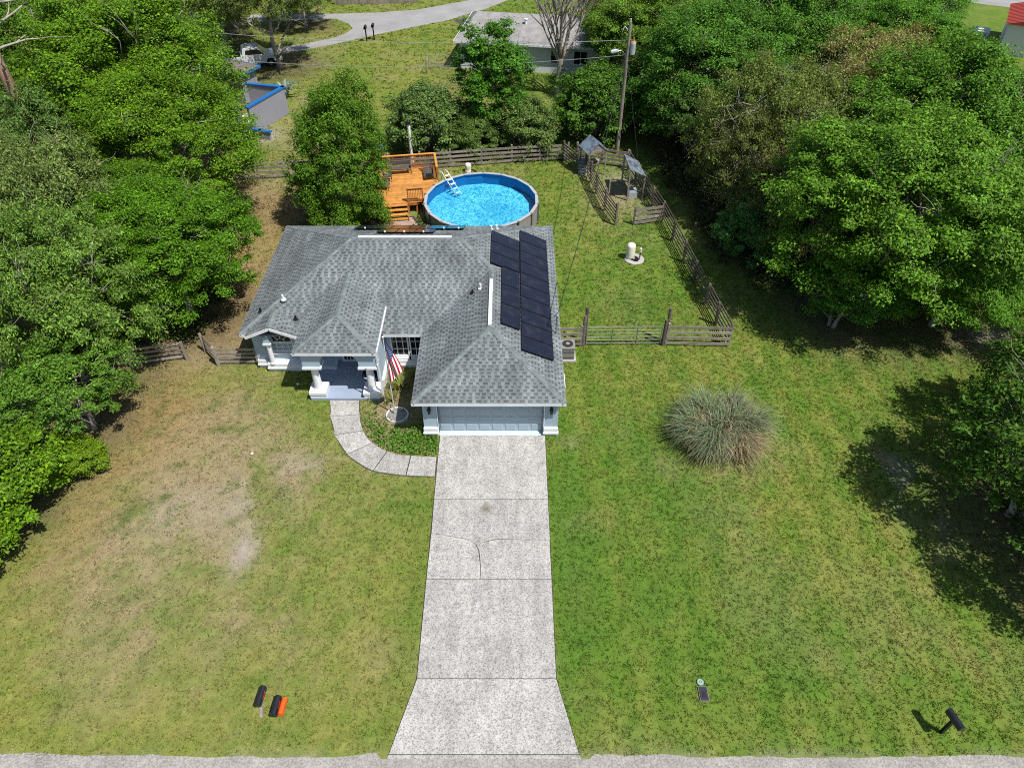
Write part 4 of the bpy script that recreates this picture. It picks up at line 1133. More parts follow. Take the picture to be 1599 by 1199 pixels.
# tall pine trunk at the left edge
t = thing('pine_tree', (-30.6, 44, 0), 'tall pine with bare reddish trunk at the left picture edge', 'pine tree')
b = MB(); b.tube([(-30.6, 44, -.1), (-30.5, 44, 6), (-30.7, 44, 12), (-30.6, 44, 20)], [.42, .34, .28, .12], 12); obj('trunk', b, 'pine_bark', t, smooth=True)
b = MB(); g = np.random.default_rng(3)
for z in (9.5, 10.6, 11.8, 13, 14.5, 16, 17.5):
    a = g.uniform(-.6, .9); limb(b, Vector((-30.6, 44, z)), (math.cos(a), math.sin(a), .25), .09, 2.6, g, 1, .2, 5)
obj('branches', b, 'pale_bark', t, smooth=True)
pc = crown_mesh('crown', np.array([[0, 0, 18.5, 2.6, 2.6, 2.2], [1.4, .4, 17, 1.4, 1.4, 1], [-1.2, 1, 17.3, 1.4, 1.4, 1]]), 110, .5, 90, .3, .03, 33)
o = bpy.data.objects.new('crown', pc); COL.objects.link(o); o.parent = t; o.color = DGR + (1,)

# undergrowth on the woodland floor
def undergrowth(name, regs, n, seed, label, colour, hmax=1.3):
    g = np.random.default_rng(seed); C = []
    for (cx, cy, rx, ry, share) in regs:
        k = int(n * share); a = g.uniform(0, 6.28, k); r = np.sqrt(g.random(k)); C.append(np.stack([cx + rx * r * np.cos(a), cy + ry * r * np.sin(a)], -1))
    C = np.concatenate(C); m = len(C); hh = g.uniform(.25, 1, m) ** 1.6 * hmax; nl = 42; T = m * nl; ci = np.repeat(np.arange(m), nl)
    p = np.zeros((T, 3)); p[:, :2] = C[ci] + g.normal(size=(T, 2)) * .30 * (.6 + hh[ci])[:, None]; p[:, 2] = .05 + hh[ci] * g.random(T) ** .7
    nr = np.array([0, 0, .8]) + g.normal(size=(T, 3)) * .55; nr /= np.linalg.norm(nr, axis=1)[:, None]
    t = g.normal(size=(T, 3)); t -= nr * (t * nr).sum(1)[:, None]; t /= np.linalg.norm(t, axis=1)[:, None]; bt = np.cross(nr, t); s = g.uniform(.6, 1.3, T)[:, None]
    hl = t * s * .10; hw = bt * s * .05
    v = np.stack([p - hl, p + hw, p + hl, p - hw], 1).reshape(-1, 3); v[:, 2] = np.maximum(v[:, 2], .015)
    me = bpy.data.meshes.new(name); fill_mesh(me, v, np.arange(4 * T).reshape(-1, 4)); me.materials.append(MATS['leaf'])
    o = bpy.data.objects.new(name, me); COL.objects.link(o); o.color = colour + (1,); tag(o, label, kind='stuff')
undergrowth('undergrowth', [(17, 42, 4.5, 8, .3), (26, 38, 8, 6, .2), (20, 55, 9, 8, .2), (32, 48, 9, 9, .15), (13.5, 50, 2.2, 6, .15)], 1500, 5, 'tangled dull undergrowth on the floor of the right woods', (.085, .10, .04))
undergrowth('leafy_undergrowth', [(-24, 34, 5, 8, .4), (-27, 45, 5, 6, .3), (24, 20, 3, 6, .3)], 700, 6, 'green undergrowth beneath the trees at both sides', (.06, .12, .025))
undergrowth('pool_plants', [(-5.4, 41.0, .8, .9, 1.)], 40, 8, 'low leafy plants in the curved bed between patio and pool', (.10, .17, .04), .6)
undergrowth('fence_weeds', [(0, 52.3, 5.5, .5, .7), (-7, 51.4, 2, .5, .3)], 150, 9, 'weeds growing along the rear rail fence', (.09, .15, .03), .7)
undergrowth('house_corner_weeds', [(-18.5, 32.5, 1.5, 2.5, 1.)], 90, 10, 'low weeds under the oaks left of the house', (.08, .12, .03), .6)

# ground cover in the front bed
def in_bed(n, seed, poly):
    g = np.random.default_rng(seed); x = g.uniform(-7.7, -3.3, n); y = g.uniform(21.5, 28, n); k = inpoly(x, y, poly); return x[k], y[k], g
x, y, g = in_bed(16000, 4, BED)
w_ = np.clip(1.25 * gau(x, y, -4.6, 22.5, 1.6, .75) + .9 * gau(x, y, -6.2, 22.9, .7, .7) + .25 * gau(x, y, -6.9, 24.2, .4, 1.0) + .03, 0, 1) * (1.5 * fbm(x, y, 2.2, 9) - .12); k = g.random(len(x)) < w_
x = x[k]; y = y[k]; T = len(x); p = np.stack([x, y, g.uniform(.04, .22, T)], -1)
nr = np.array([0, 0, 1.]) + g.normal(size=(T, 3)) * .5; nr /= np.linalg.norm(nr, axis=1)[:, None]; t = g.normal(size=(T, 3)); t -= nr * (t * nr).sum(1)[:, None]; t /= np.linalg.norm(t, axis=1)[:, None]; bt = np.cross(nr, t)
v = np.stack([p - t * .06, p + bt * .035, p + t * .06, p - bt * .035], 1).reshape(-1, 3)
me = bpy.data.meshes.new('ground_cover'); fill_mesh(me, v, np.arange(4 * T).reshape(-1, 4)); me.materials.append(MATS['leaf'])
o = bpy.data.objects.new('ground_cover', me); COL.objects.link(o); o.color = (.10, .235, .025, 1); tag(o, 'green ground cover in the bed between walkway and garage', kind='stuff')

# strappy plants, pampas grass, agave: curved blades
def ribbon_mesh(name, blades_, mats=None):
    """blades_: list of (points, width, colour)"""
    V = []; F = []; C = []
    for pts, wd, c in blades_:
        n = len(pts); o_ = len(V); d = Vector(pts[-1]) - Vector(pts[0]); sd_ = Vector((-d.y, d.x, 0))
        if sd_.length < 1e-4: sd_ = Vector((1, 0, 0))
        sd_.normalize()
        for i, p in enumerate(pts):
            k = wd * (1 - (i / (n - 1)) ** 1.6) / 2 + .002
            V += [tuple(Vector(p) - sd_ * k), tuple(Vector(p) + sd_ * k)]; C += [c, c]
        for i in range(n - 1): F.append((o_ + 2 * i, o_ + 2 * i + 1, o_ + 2 * i + 3, o_ + 2 * i + 2))
    me = bpy.data.meshes.new(name); fill_mesh(me, np.array(V), np.array(F), np.array(C)); me.materials.append(MATS['blade_colour']); return me
def arc(base, a, reach, h, n=6, g=None):
    pts = []
    for i in range(n):
        t = i / (n - 1); pts.append((base[0] + math.cos(a) * reach * t ** 1.15, base[1] + math.sin(a) * reach * t ** 1.15, base[2] + h * (1.9 * t - 1.25 * t * t)))
    return pts
g = np.random.default_rng(77)
pam = thing('pampas_grass', (9.85, 22.9, 0), 'huge round clump of grey green pampas grass on the right lawn', 'ornamental grass')
bl = []; dr_ = []
crownsx = [(0, 0)] + [(1.15 * math.cos(k * 1.05), 1.0 * math.sin(k * 1.05)) for k in range(6)] + [(.6, .3), (-.6, -.4)]
for i in range(6000):
    cx, cy = crownsx[int(g.integers(len(crownsx)))]; r = .34 * math.sqrt(g.random()); a0 = g.uniform(0, 6.28)
    bx, by = cx + r * math.cos(a0), cy + r * math.sin(a0)
    a = math.atan2(by * 1.2 + g.normal() * .7, bx * 1.2 + g.normal() * .7) + g.normal() * .45
    re = g.uniform(.35, 1.6) * (1 + .25 * math.sin(3 * a0 + cx * 4)); h = g.uniform(.8, 2.1) * (1 + .12 * math.sin(2 * a0 + cy * 5))
    dry_here = math.exp(-((bx - .55) / .8) ** 2 - ((by + .75) / .7) ** 2) + .6 * math.exp(-((bx + .7) / .4) ** 2 - ((by) / .4) ** 2) + .6 * math.exp(-((bx - .6) / .4) ** 2 - ((by - .9) / .4) ** 2)
    k = g.uniform(.4, 1.75)
    if g.random() < .20 + .75 * dry_here: c = np.array([.34, .25, .15]) * k; h *= .85
    else: c = np.array([.165, .225, .11]) * k + (np.array([.05, .04, .05]) if g.random() < .25 else 0)
    (bl if True else dr_).append((arc((9.85 + bx, 22.9 + by, .02), a, re, h), g.uniform(.014, .028), tuple(c)))
me = ribbon_mesh('blades', bl); 
me.transform(Matrix.Translation((-9.85, -22.9, 0))); o = bpy.data.objects.new('blades', me); COL.objects.link(o); o.parent = pam
b = MB(); b.lathe((9.85, 22.9, 0), [(1.25, .01), (1.1, .25), (.8, .5), (.3, .62)], 20); o = obj('thatch', b, 'bark', pam)

def strap_plant(x, y, n, reach, h, cols, wd, seed, label, name='strappy_plant', cat='plant', group=None):
    g = np.random.default_rng(seed); bl = []
    for i in range(n):
        k = g.uniform(.7, 1.35); c = np.array(cols[int(g.integers(len(cols)))]) * k
        r0 = .12 * g.random(); a = g.uniform(0, 6.28)
        bl.append((arc((r0 * math.cos(a), r0 * math.sin(a), .01), a, reach * g.uniform(.5, 1.1), h * g.uniform(.6, 1.1)), wd * g.uniform(.7, 1.2), tuple(c)))
    me = ribbon_mesh(name, bl); o = bpy.data.objects.new(name, me); COL.objects.link(o); o.location = (x, y, 0); tag(o, label, cat, group); return o
SG = [(.13, .22, .04), (.09, .17, .03), (.22, .22, .05)]
strap_plant(-5.7, 26.3, 90, .75, .75, SG + [(.30, .12, .05)], .07, 1, 'large strappy green plant behind the flag by the front window')
strap_plant(-5.0, 26.9, 60, .6, .7, SG, .06, 2, 'strappy green plant nearest the garage wall')
strap_plant(-6.05, 25.4, 45, .5, .5, SG + [(.3, .14, .06)], .06, 3, 'reddish tipped strappy plant beside the right porch column')
strap_plant(-5.9, 42.6, 60, .6, .6, [(.2, .26, .06), (.28, .3, .1)], .05, 4, 'pale grassy plant at the deck steps by the pool')
strap_plant(-5.0, 40.9, 60, .6, .65, [(.3, .3, .14), (.2, .26, .08)], .05, 5, 'straw tinged grassy plant in the curved bed by the pool')
ag = strap_plant(-20.3, 64.2, 46, 1.25, 1.7, [(.25, .34, .31), (.30, .40, .36), (.18, .26, .22)], .26, 6, 'large blue grey agave beyond the courtyard wall', 'agave', 'agave')

# small weeds on the dry patch are part of the turf colour; a few pale stones
for (x, y, s, lab) in ((-11.0, 26.6, .09, 'small white stone in the grass before the left wing'), (-12.1, 21.9, .07, 'small pale stone on the dry lawn')):
    b = MB(); g = np.random.default_rng(int(x * -7)); b.lathe((x, y, 0), [(s * .8, 0), (s, s * .35), (s * .6, s * .7), (s * .15, s * .8)], 9)
    b.v = [(vx + g.normal() * s * .08, vy + g.normal() * s * .08, vz) for vx, vy, vz in b.v]; o = obj('stone', b, 'white_roof', None, (x, y, 0)); tag(o, lab, 'stone')

# ================================================================== FENCES
def fence(name, label, pts, h=1.35, rails=4, rw=.14, post=.13, step=2.4, m='weathered_wood', group='weathered board fences', seed=1, ph=.08, posts=True):
    g = np.random.default_rng(seed); t = thing(name, (pts[0][0], pts[0][1], 0), label, 'fence', group)
    for i in range(len(pts) - 1):
        a = Vector((*pts[i], 0)); b = Vector((*pts[i + 1], 0)); L = (b - a).length; n = max(1, round(L / step)); d = (b - a).normalized(); side = Vector((-d.y, d.x, 0))
        for k in range(n + 1 if i == len(pts) - 2 else n):
            p = a.lerp(b, k / n); ln = Vector((g.normal() * .02, g.normal() * .02, 0))
            stick('post', t, p - Vector((0, 0, .1)), p + ln + Vector((0, 0, h + ph + g.uniform(0, .08))), post, post, m, up=(d.x, d.y, 0))
        for k in range(n):
            p = a.lerp(b, k / n); q = a.lerp(b, (k + 1) / n)
            for j in range(rails):
                z = h - rw / 2 - (h - .22) * j / max(1, rails - 1) * .93
                off = -side * (post / 2 + .016)
                stick('plank', t, p + off + Vector((0, 0, z + g.normal() * .012)) - d * .02, q + off + Vector((0, 0, z + g.normal() * .012)) + d * .02, .028, rw, m)
    return t
fence('board_fence', 'long grey board fence along the right side of the back yard', [(11.72, 29.62), (11.25, 33.4), (10.75, 37.8), (10.17, 42.75), (9.4, 46.6), (8.75, 50.2)], 1.4, 5, .11, seed=2, m='dark_wood', step=2.3)
fence('board_fence', 'short weathered four board fence right of the metal gate', [(8.35, 29.75), (11.72, 29.62)], 1.38, 4, .16, seed=3, step=3.4)
fence('board_fence', 'short weathered board fence between air conditioner and metal gate', [(2.45, 29.6), (3.72, 29.64)], 1.35, 4, .16, seed=4)
fence('board_fence', 'weathered rear fence behind the pool and deck', [(-9.2, 50.0), (-4.65, 50.75), (0.0, 51.5), (4.3, 51.95)], 1.3, 4, .17, seed=5, step=2.4)
fence('board_fence', 'weathered rear fence at the left, between the oaks and the bushy tree', [(-24.5, 48.2), (-9.4, 49.9)], 1.3, 4, .16, seed=6, step=2.4)
fence('board_fence', 'rear board fence of the pen below the utility pole', [(5.0, 51.9), (8.75, 50.6)], 1.3, 4, .17, seed=7)
fence('board_fence', 'curved dark board fence dividing the lawn from the pen', [(5.55, 50.0), (6.05, 46.6), (6.45, 44.2), (6.98, 42.24)], 1.55, 6, .10, seed=8, m='dark_wood', step=2.0)
fence('board_fence', 'short board fence across the open end of the pen', [(8.23, 42.3), (10.12, 42.74)], 1.25, 4, .19, seed=9, step=2.0)
fence('board_fence', 'board panel leaning open beside the tin roofed coop', [(3.98, 51.8), (4.94, 49.8)], 1.45, 6, .11, seed=10, m='dark_wood', step=2.2)
fence('board_fence', 'low board fence meeting the left front corner of the house', [(-13.35, 28.05), (-15.5, 28.05)], 1.1, 4, .15, seed=11)
fence('board_fence', 'board gate leaf swung open left of the house', [(-15.55, 28.1), (-16.55, 29.15)], 1.15, 4, .13, seed=12)
fence('board_fence', 'shaded board fence under the mossy tree at the left', [(-17.3, 28.5), (-20.0, 27.9), (-26, 27.4)], 1.15, 4, .14, seed=13)

# tall gate posts
for (x, y, h, lab) in ((3.86, 29.66, 2.05, 'dark gate post at the left end of the metal gate'), (3.98, 30.0, 2.35, 'taller post standing just behind the left gate post'), (8.2, 29.72, 1.75, 'dark gate post at the right end of the metal gate'), (8.38, 30.0, 2.3, 'taller post standing just behind the right gate post')):
    b = MB(); b.tube([(x, y, -.1), (x, y, h)], [.095, .085], 9); o = obj('gate_post', b, 'dark_wood', None, (x, y, 0)); tag(o, lab, 'post', 'gate posts')
# tubular gate
gt = thing('metal_gate', (6.0, 29.68, 0), 'galvanised tubular farm gate between two dark posts', 'gate')
gx = (4.02, 8.06)
for j in range(6):
    z = .16 + j * .225; b = MB(); b.tube([(gx[0], 29.68, z), (gx[1], 29.74, z)], .022, 7); obj('rail', b, 'gate_steel', gt)
for x in (gx[0], gx[0] + 1.38, gx[0] + 2.72, gx[1]):
    y = 29.68 + .06 * (x - gx[0]) / 4.04; b = MB(); b.tube([(x, y - .025, .14), (x, y - .025, 1.31)], .022, 7); obj('upright', b, 'gate_steel', gt)

# ================================================================== POOL
pool = thing('pool', (POOL_C[0], POOL_C[1], 0), 'round above ground swimming pool full of blue water', 'swimming pool')
NS = 18; PH = 1.32; WZ = 1.17
ang = [2 * math.pi * (i + .5) / NS for i in range(NS)]
def pp(a, r): return (POOL_C[0] + r * math.cos(a), POOL_C[1] + r * math.sin(a))
for i in range(NS):
    a0 = ang[i]; a1 = ang[(i + 1) % NS]; p = pp(a0, POOL_R); q = pp(a1, POOL_R); p2 = pp(a0, POOL_R - .05); q2 = pp(a1, POOL_R - .05)
    b = MB(); b.prism([p, q, q2, p2], .0, PH - .03); obj('wall_panel', b, 'pool_wall', pool)
    b = MB(); r0, r1 = POOL_R + .05, POOL_R - .16; b.prism([pp(a0, r0), pp(a1, r0), pp(a1, r1), pp(a0, r1)], PH - .028, PH + .012); obj('rim', b, 'pool_rim', pool)
    b = MB(); p = pp(a0, POOL_R + .035); b.tube([(p[0], p[1], 0), (p[0], p[1], PH - .03)], .055, 6); b.lathe((p[0], p[1], PH - .03), [(.10, 0), (.10, .05)], 8); obj('upright', b, 'pool_trim', pool)
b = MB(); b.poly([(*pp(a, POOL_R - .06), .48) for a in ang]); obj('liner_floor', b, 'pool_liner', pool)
b = MB()
for i in range(NS):
    p = pp(ang[i], POOL_R - .06); q = pp(ang[(i + 1) % NS], POOL_R - .06); b.add([(*p, .06), (*q, .06), (*q, PH - .03), (*p, PH - .03)], [(3, 2, 1, 0)])
obj('liner_wall', b, 'pool_liner_wall', pool)
b = MB(); b.poly([(*pp(a, POOL_R - .065), WZ) for a in ang]); obj('water', b, 'pool_water', pool)

# A-frame pool ladder
ld = thing('pool_ladder', (-4.5, 45.6, 0), 'white ladder climbing from the deck into the pool', 'ladder')
D0 = Vector((.62, -.78, 0)); S0 = Vector((.78, .62, 0)); top = Vector((-4.95, 46.75, 1.75))
for s in (-.21, .21):
    o_ = S0 * s; b = MB(); b.tube([Vector((-5.25, 47.1, .82)) + o_, top + o_, top + o_ + D0 * .35 + Vector((0, 0, .0)), top + o_ + D0 * 2.0 - Vector((0, 0, 1.1))], .026, 8); obj('stile', b, 'white_metal', ld, smooth=True)
for k in range(5):
    p = top + D0 * (.7 + k * .31) - Vector((0, 0, .12 + k * .20)); b = MB(); b.bar(p - S0 * .20, p + S0 * .20, .13, .035); obj('tread', b, 'white_metal', ld)

# pool pump housing
t = thing('pool_filter', (-3.3, 50.0, 0), 'small beige pool filter canister behind the pool', 'pool filter')
b = MB(); b.lathe((-3.3, 50.0, .0), [(.26, 0), (.26, .12), (.22, .14), (.24, .5), (.2, .62), (.08, .68)], 14); obj('tank', b, 'tank_cream', t)
b = MB(); b.tube([(-3.05, 49.9, .2), (-2.7, 49.6, .2), (-2.5, 47.4, .25)], .05, 6); obj('hose', b, 'black_plastic', t)

# ================================================================== DECK
deck = thing('deck', (DECK_O.x, DECK_O.y, 0), 'orange stained wooden deck with railings beside the pool', 'deck')
dx = Vector((math.cos(DECK_A), math.sin(DECK_A), 0)); dy = Vector((-math.sin(DECK_A), math.cos(DECK_A), 0)); DZ = .8
def dp(u, v, z): return DECK_O + dx * u + dy * v + Vector((0, 0, z))
DW, DD = 4.55, 5.1
nb = 36
for i in range(nb):
    v = .07 + i * DD / nb
    u1 = DW
    # boards stop at the pool rim
    for k in range(60):
        p = dp(u1, v, 0)
        if (p.x - POOL_C[0]) ** 2 + (p.y - POOL_C[1]) ** 2 < (POOL_R + .14) ** 2: u1 -= .06
    stick('board', deck, dp(0, v, DZ), dp(u1, v, DZ), DD / nb - .012, .035, 'deck_wood')
for u in (.06, 1.5, 3.0): stick('joist', deck, dp(u, .05, DZ - .11), dp(u, DD - .02, DZ - .11), .05, .18, 'rail_wood')
stick('skirt', deck, dp(0, .0, DZ - .12), dp(2.9, .0, DZ - .12), .03, .2, 'rail_wood')
for u in (.06, 1.5, 2.85):
    for v in (.1, 2.5, DD - .1): stick('leg', deck, dp(u, v, 0), dp(u, v, DZ - .02), .09, .09, 'rail_wood')
def railing(u0, v0, u1, v1, step=.125, npost=3):
    a = dp(u0, v0, 0); b_ = dp(u1, v1, 0); L = (b_ - a).length
    stick('rail', deck, a + Vector((0, 0, DZ + 1.02)), b_ + Vector((0, 0, DZ + 1.02)), .16, .04, 'deck_wood')
    stick('rail', deck, a + Vector((0, 0, DZ + .92)), b_ + Vector((0, 0, DZ + .92)), .04, .09, 'rail_wood'); stick('rail', deck, a + Vector((0, 0, DZ + .12)), b_ + Vector((0, 0, DZ + .12)), .04, .09, 'rail_wood')
    for k in range(npost):
        p = a.lerp(b_, k / (npost - 1)); stick('post', deck, p + Vector((0, 0, 0)), p + Vector((0, 0, DZ + 1.0)), .09, .09, 'rail_wood', up=tuple(dx))
    n = int(L / step)
    for k in range(1, n):
        p = a.lerp(b_, k / n); stick('baluster', deck, p + Vector((0, 0, DZ + .14)), p + Vector((0, 0, DZ + .9)), .035, .035, 'rail_wood', up=tuple(dx))
railing(0, DD, DW, DD, npost=4); railing(DW, DD, DW, DD - 2.2, npost=2); railing(0, DD, 0, 1.4, npost=3); railing(2.3, .05, 3.3, .05, .11, 2)
for k in range(4):
    v = -.13 - k * .27; z = DZ - (k + .35) * .2
    stick('tread', deck, dp(.25, v, z), dp(2.2, v, z), .27, .045, 'deck_wood')
    stick('riser', deck, dp(.25, v + .12, z - .09), dp(2.2, v + .12, z - .09), .025, .14, 'rail_wood')
for u in (.22, 2.23): stick('stringer', deck, dp(u, .0, DZ - .12), dp(u, -1.1, .06), .04, .22, 'rail_wood')

# deck furniture
def rect_thing(name, lab, cat, u, v): 
    p = dp(u, v, DZ + .02); return thing(name, tuple(p), lab, cat)
t = rect_thing('bench', 'grey slatted bench against the rear deck railing', 'bench', 2.0, 4.45)
for k in range(4): stick('slat', t, dp(1.3, 4.15 + k * .12, DZ + .45), dp(2.75, 4.15 + k * .12, DZ + .45), .1, .03, 'grey_furniture')
for k in range(3): stick('slat', t, dp(1.3, 4.66 + k * .03, DZ + .6 + k * .15), dp(2.75, 4.66 + k * .03, DZ + .6 + k * .15), .03, .12, 'grey_furniture')
for u in (1.32, 2.73):
    stick('leg', t, dp(u, 4.16, DZ + .02), dp(u, 4.16, DZ + .66), .06, .06, 'grey_furniture', up=tuple(dx)); stick('leg', t, dp(u, 4.62, DZ + .02), dp(u, 4.75, DZ + 1.0), .06, .06, 'grey_furniture', up=tuple(dx)); stick('armrest', t, dp(u, 4.1, DZ + .68), dp(u, 4.66, DZ + .68), .08, .03, 'grey_furniture')
t = rect_thing('lounger', 'dark slatted lounge chair in the rear right corner of the deck', 'lounge chair', 4.0, 3.8)
for k in range(9): stick('slat', t, dp(3.62, 2.95 + k * .13, DZ + .34), dp(4.3, 2.95 + k * .13, DZ + .34), .1, .03, 'grey_furniture')
for k in range(5): stick('slat', t, dp(3.62, 4.14 + k * .09, DZ + .42 + k * .11), dp(4.3, 4.14 + k * .09, DZ + .42 + k * .11), .1, .03, 'grey_furniture')
for u in (3.66, 4.26):
    stick('rail', t, dp(u, 2.9, DZ + .30), dp(u, 4.2, DZ + .30), .05, .05, 'grey_furniture')
    for v in (3.0, 4.1): stick('leg', t, dp(u, v, DZ + .02), dp(u, v, DZ + .3), .05, .05, 'grey_furniture', up=tuple(dx))
b = MB(); b.bar(dp(3.75, 3.0, DZ + .41), dp(4.2, 3.05, DZ + .41), .3, .07); o = obj('folded_towel', b, 'mailbox_black', None, tuple(dp(3.97, 3.0, DZ + .37))); tag(o, 'dark folded towel on the foot of the lounge chair', 'towel')
def patio_chair(u, v, lab, a):
    p = dp(u, v, DZ + .02); t = thing('patio_chair', tuple(p), lab, 'chair', 'dark chairs on the deck')
    s = .27
    def q(x, y, z): return p + Vector((math.cos(a) * x - math.sin(a) * y, math.sin(a) * x + math.cos(a) * y, z))
    b = MB(); b.bar(q(-s, 0, .42), q(s, 0, .42), .5, .07); obj('seat', b, 'grey_furniture', t)
    b = MB(); b.bar(q(-s, .02, .66), q(-s - .12, .02, .95), .5, .05, up=(0, 0, 1)); b.bar(q(-s, 0, .42), q(-s - .08, 0, .8), .5, .05); obj('backrest', b, 'grey_furniture', t)
    for x in (-s + .03, s - .03):
        for y in (-.22, .22): stick('leg', t, q(x, y, 0), q(x, y, .4), .035, .035, 'black_metal', up=(1, 0, 0))
    for y in (-.25, .25): stick('armrest', t, q(-s, y, .62), q(s, y, .6), .05, .03, 'grey_furniture')
patio_chair(1.05, 3.3, 'dark patio chair on the left of the deck, nearer the bench', .2)
patio_chair(.85, 2.1, 'dark patio chair on the left of the deck, nearer the steps', -.1)
# vent flue behind the deck, small teal pole
t = thing('flue_pipe', (-7.55, 50.7, 0), 'white flue pipe with black cap standing behind the deck', 'pipe')
b = MB(); b.tube([(-7.55, 50.7, 0), (-7.55, 50.7, 3.35)], .11, 10); obj('pipe', b, 'white_metal', t)
b = MB(); b.lathe((-7.55, 50.7, 3.35), [(.16, 0), (.16, .22), (.05, .3)], 10); b.bar((-7.95, 50.7, 3.3), (-7.15, 50.7, 3.3), .03, .03); obj('cap', b, 'black_metal', t)
t = thing('garden_pole', (-9.75, 50.6, 0), 'teal garden ornament on a pole at the rear left of the deck', 'garden ornament')
b = MB(); b.tube([(-9.75, 50.6, 0), (-9.75, 50.6, 1.6)], .03, 6); obj('pole', b, 'black_metal', t)
b = MB(); b.lathe((-9.75, 50.6, 1.5), [(.05, 0), (.17, .1), (.17, .55), (.24, .58), (.03, .8)], 8); obj('feeder', b, 'teal_plastic', t)

# patio of pavers by the steps
pt = thing('patio', (-7.8, 42.2, 0), 'small pinkish paver patio at the foot of the deck steps', None); pt['kind'] = 'structure'
b = MB(); b.prism([(-9.6, 41.0), (-6.2, 41.0), (-6.25, 42.4), (-6.75, 43.45), (-9.5, 43.1)], .004, .02); obj('bed', b, 'joint_soil', pt)
n = 0
for i in range(9):
    for j in range(12):
        x = -9.5 + j * .285 + (.14 if i % 2 else 0); y = 41.05 + i * .255
        if x > -6.45 - max(0, (y - 42.3)) * .45 or y > 43.0 + (x + 9.5) * .12: continue
        block('paver', pt, x - .135, x + .135, y - .12, y + .12, .012, .045 + random.uniform(0, .008), 'paver')
ed = thing('brick_edging', (-6.1, 42, 0), 'curved brick edging between patio and planting bed', 'edging')
for k in range(13):
    t = k / 12; x = -6.2 + .15 * math.sin(t * 2.6) + .9 * (t ** 2) * .6; y = 43.2 - 2.6 * t
    stick('brick', ed, (x, y - .09, .06), (x + .02, y + .09, .06), .1, .12, 'brick_edge')

# ================================================================== PEN SHELTERS
c = thing('coop', (6.0, 49.8, 0), 'little coop with a tin gable roof on wooden posts', 'animal shelter')
rA, rB = Vector((5.75, 50.75, 2.55)), Vector((6.3, 49.15, 2.55))
ax = (rB - rA).normalized(); sx = Vector((ax.y, -ax.x, 0)); 
def rp(s, t, z): return rA + ax * t - Vector((0, 0, 2.55)) + sx * s + Vector((0, 0, z))
Lr = (rB - rA).length
for s in (-1, 1):
    b = MB(); n = 9
    for k in range(n):
        t0 = Lr * k / n; t1 = Lr * (k + 1) / n; h = .025 if k % 2 else 0
        b.add([rp(0, t0, 2.57 + h), rp(0, t1, 2.57 + h), rp(s * .85, t1, 1.85 + h), rp(s * .85, t0, 1.85 + h), rp(0, t0, 2.54), rp(0, t1, 2.54), rp(s * .85, t1, 1.82), rp(s * .85, t0, 1.82)], [(0, 1, 2, 3), (7, 6, 5, 4), (0, 4, 5, 1), (3, 2, 6, 7), (0, 3, 7, 4), (1, 5, 6, 2)])
    obj('roof_sheet', b, 'tin_sheet', c)
for t in (.08, Lr - .08):
    for k in range(5):
        z = 1.9 + k * .12; hw = .78 * (2.5 - z) / .68
        if hw > .06: stick('board', c, rp(-hw, t, z), rp(hw, t, z), .025, .11, 'weathered_wood')
for s in (-.68, .68):
    for t in (.1, Lr - .1): stick('post', c, rp(s, t, -.05), rp(s, t, 1.98), .09, .09, 'weathered_wood', up=(1, 0, 0))
for z in (.5, .7): stick('shelf', c, rp(-.68, .4, z), rp(.68, .4, z), .5, .03, 'weathered_wood')
# blue grey metal crate below the coop
t = thing('metal_crate', (5.25, 49.7, 0), 'blue grey wire crate beside the coop posts', 'crate')
for (x0, x1, y0, y1) in ((4.95, 5.6, 49.55, 49.59), (4.95, 5.6, 50.2, 50.24), (4.95, 4.99, 49.59, 50.2), (5.56, 5.6, 49.59, 50.2)):
    b = MB()
    for z in np.arange(.06, .9, .12): b.box(x0, x1, y0, y1, z, z + .04)
    obj('side_grid', b, 'transformer', t)
b = MB(); b.box(4.95, 5.6, 49.55, 50.24, .9, .93); obj('lid', b, 'tin_sheet', t)

s_ = thing('lean_to', (8.6, 47, 0), 'lean-to shelter with a blue grey tin roof on wooden posts', 'animal shelter')
Q = [Vector((7.95, 47.9, 2.4)), Vector((8.1, 45.5, 2.4)), Vector((9.3, 45.75, 1.75)), Vector((9.1, 48.1, 1.75))]
b = MB(); n = 10
for k in range(n):
    a0 = Q[0].lerp(Q[1], k / n); a1 = Q[0].lerp(Q[1], (k + 1) / n); b0 = Q[3].lerp(Q[2], k / n); b1 = Q[3].lerp(Q[2], (k + 1) / n); h = Vector((0, 0, .025 if k % 2 else 0)); d_ = Vector((0, 0, .03))
    b.add([a0 + h, a1 + h, b1 + h, b0 + h, a0 - d_, a1 - d_, b1 - d_, b0 - d_], [(0, 1, 2, 3), (7, 6, 5, 4), (0, 4, 5, 1), (3, 2, 6, 7), (0, 3, 7, 4), (1, 5, 6, 2)])
obj('roof_sheet', b, 'tin_sheet', s_)
for p, z in ((Vector((8.0, 47.8, 0)), 2.36), (Vector((8.15, 45.6, 0)), 2.36), (Vector((9.25, 45.85, 0)), 1.72), (Vector((9.05, 48.0, 0)), 1.72)):
    stick('post', s_, p - Vector((0, 0, .05)), p + Vector((0, 0, z)), .1, .1, 'weathered_wood', up=(1, 0, 0))
stick('beam', s_, (8.0, 47.85, 2.31), (8.15, 45.5, 2.31), .05, .12, 'weathered_wood'); stick('beam', s_, (6.95, 46.6, .98), (8.1, 46.6, .98), .06, .05, 'weathered_wood')
stick('post', s_, (6.98, 46.6, -.05), (6.98, 46.6, 1.05), .08, .08, 'weathered_wood', up=(1, 0, 0))
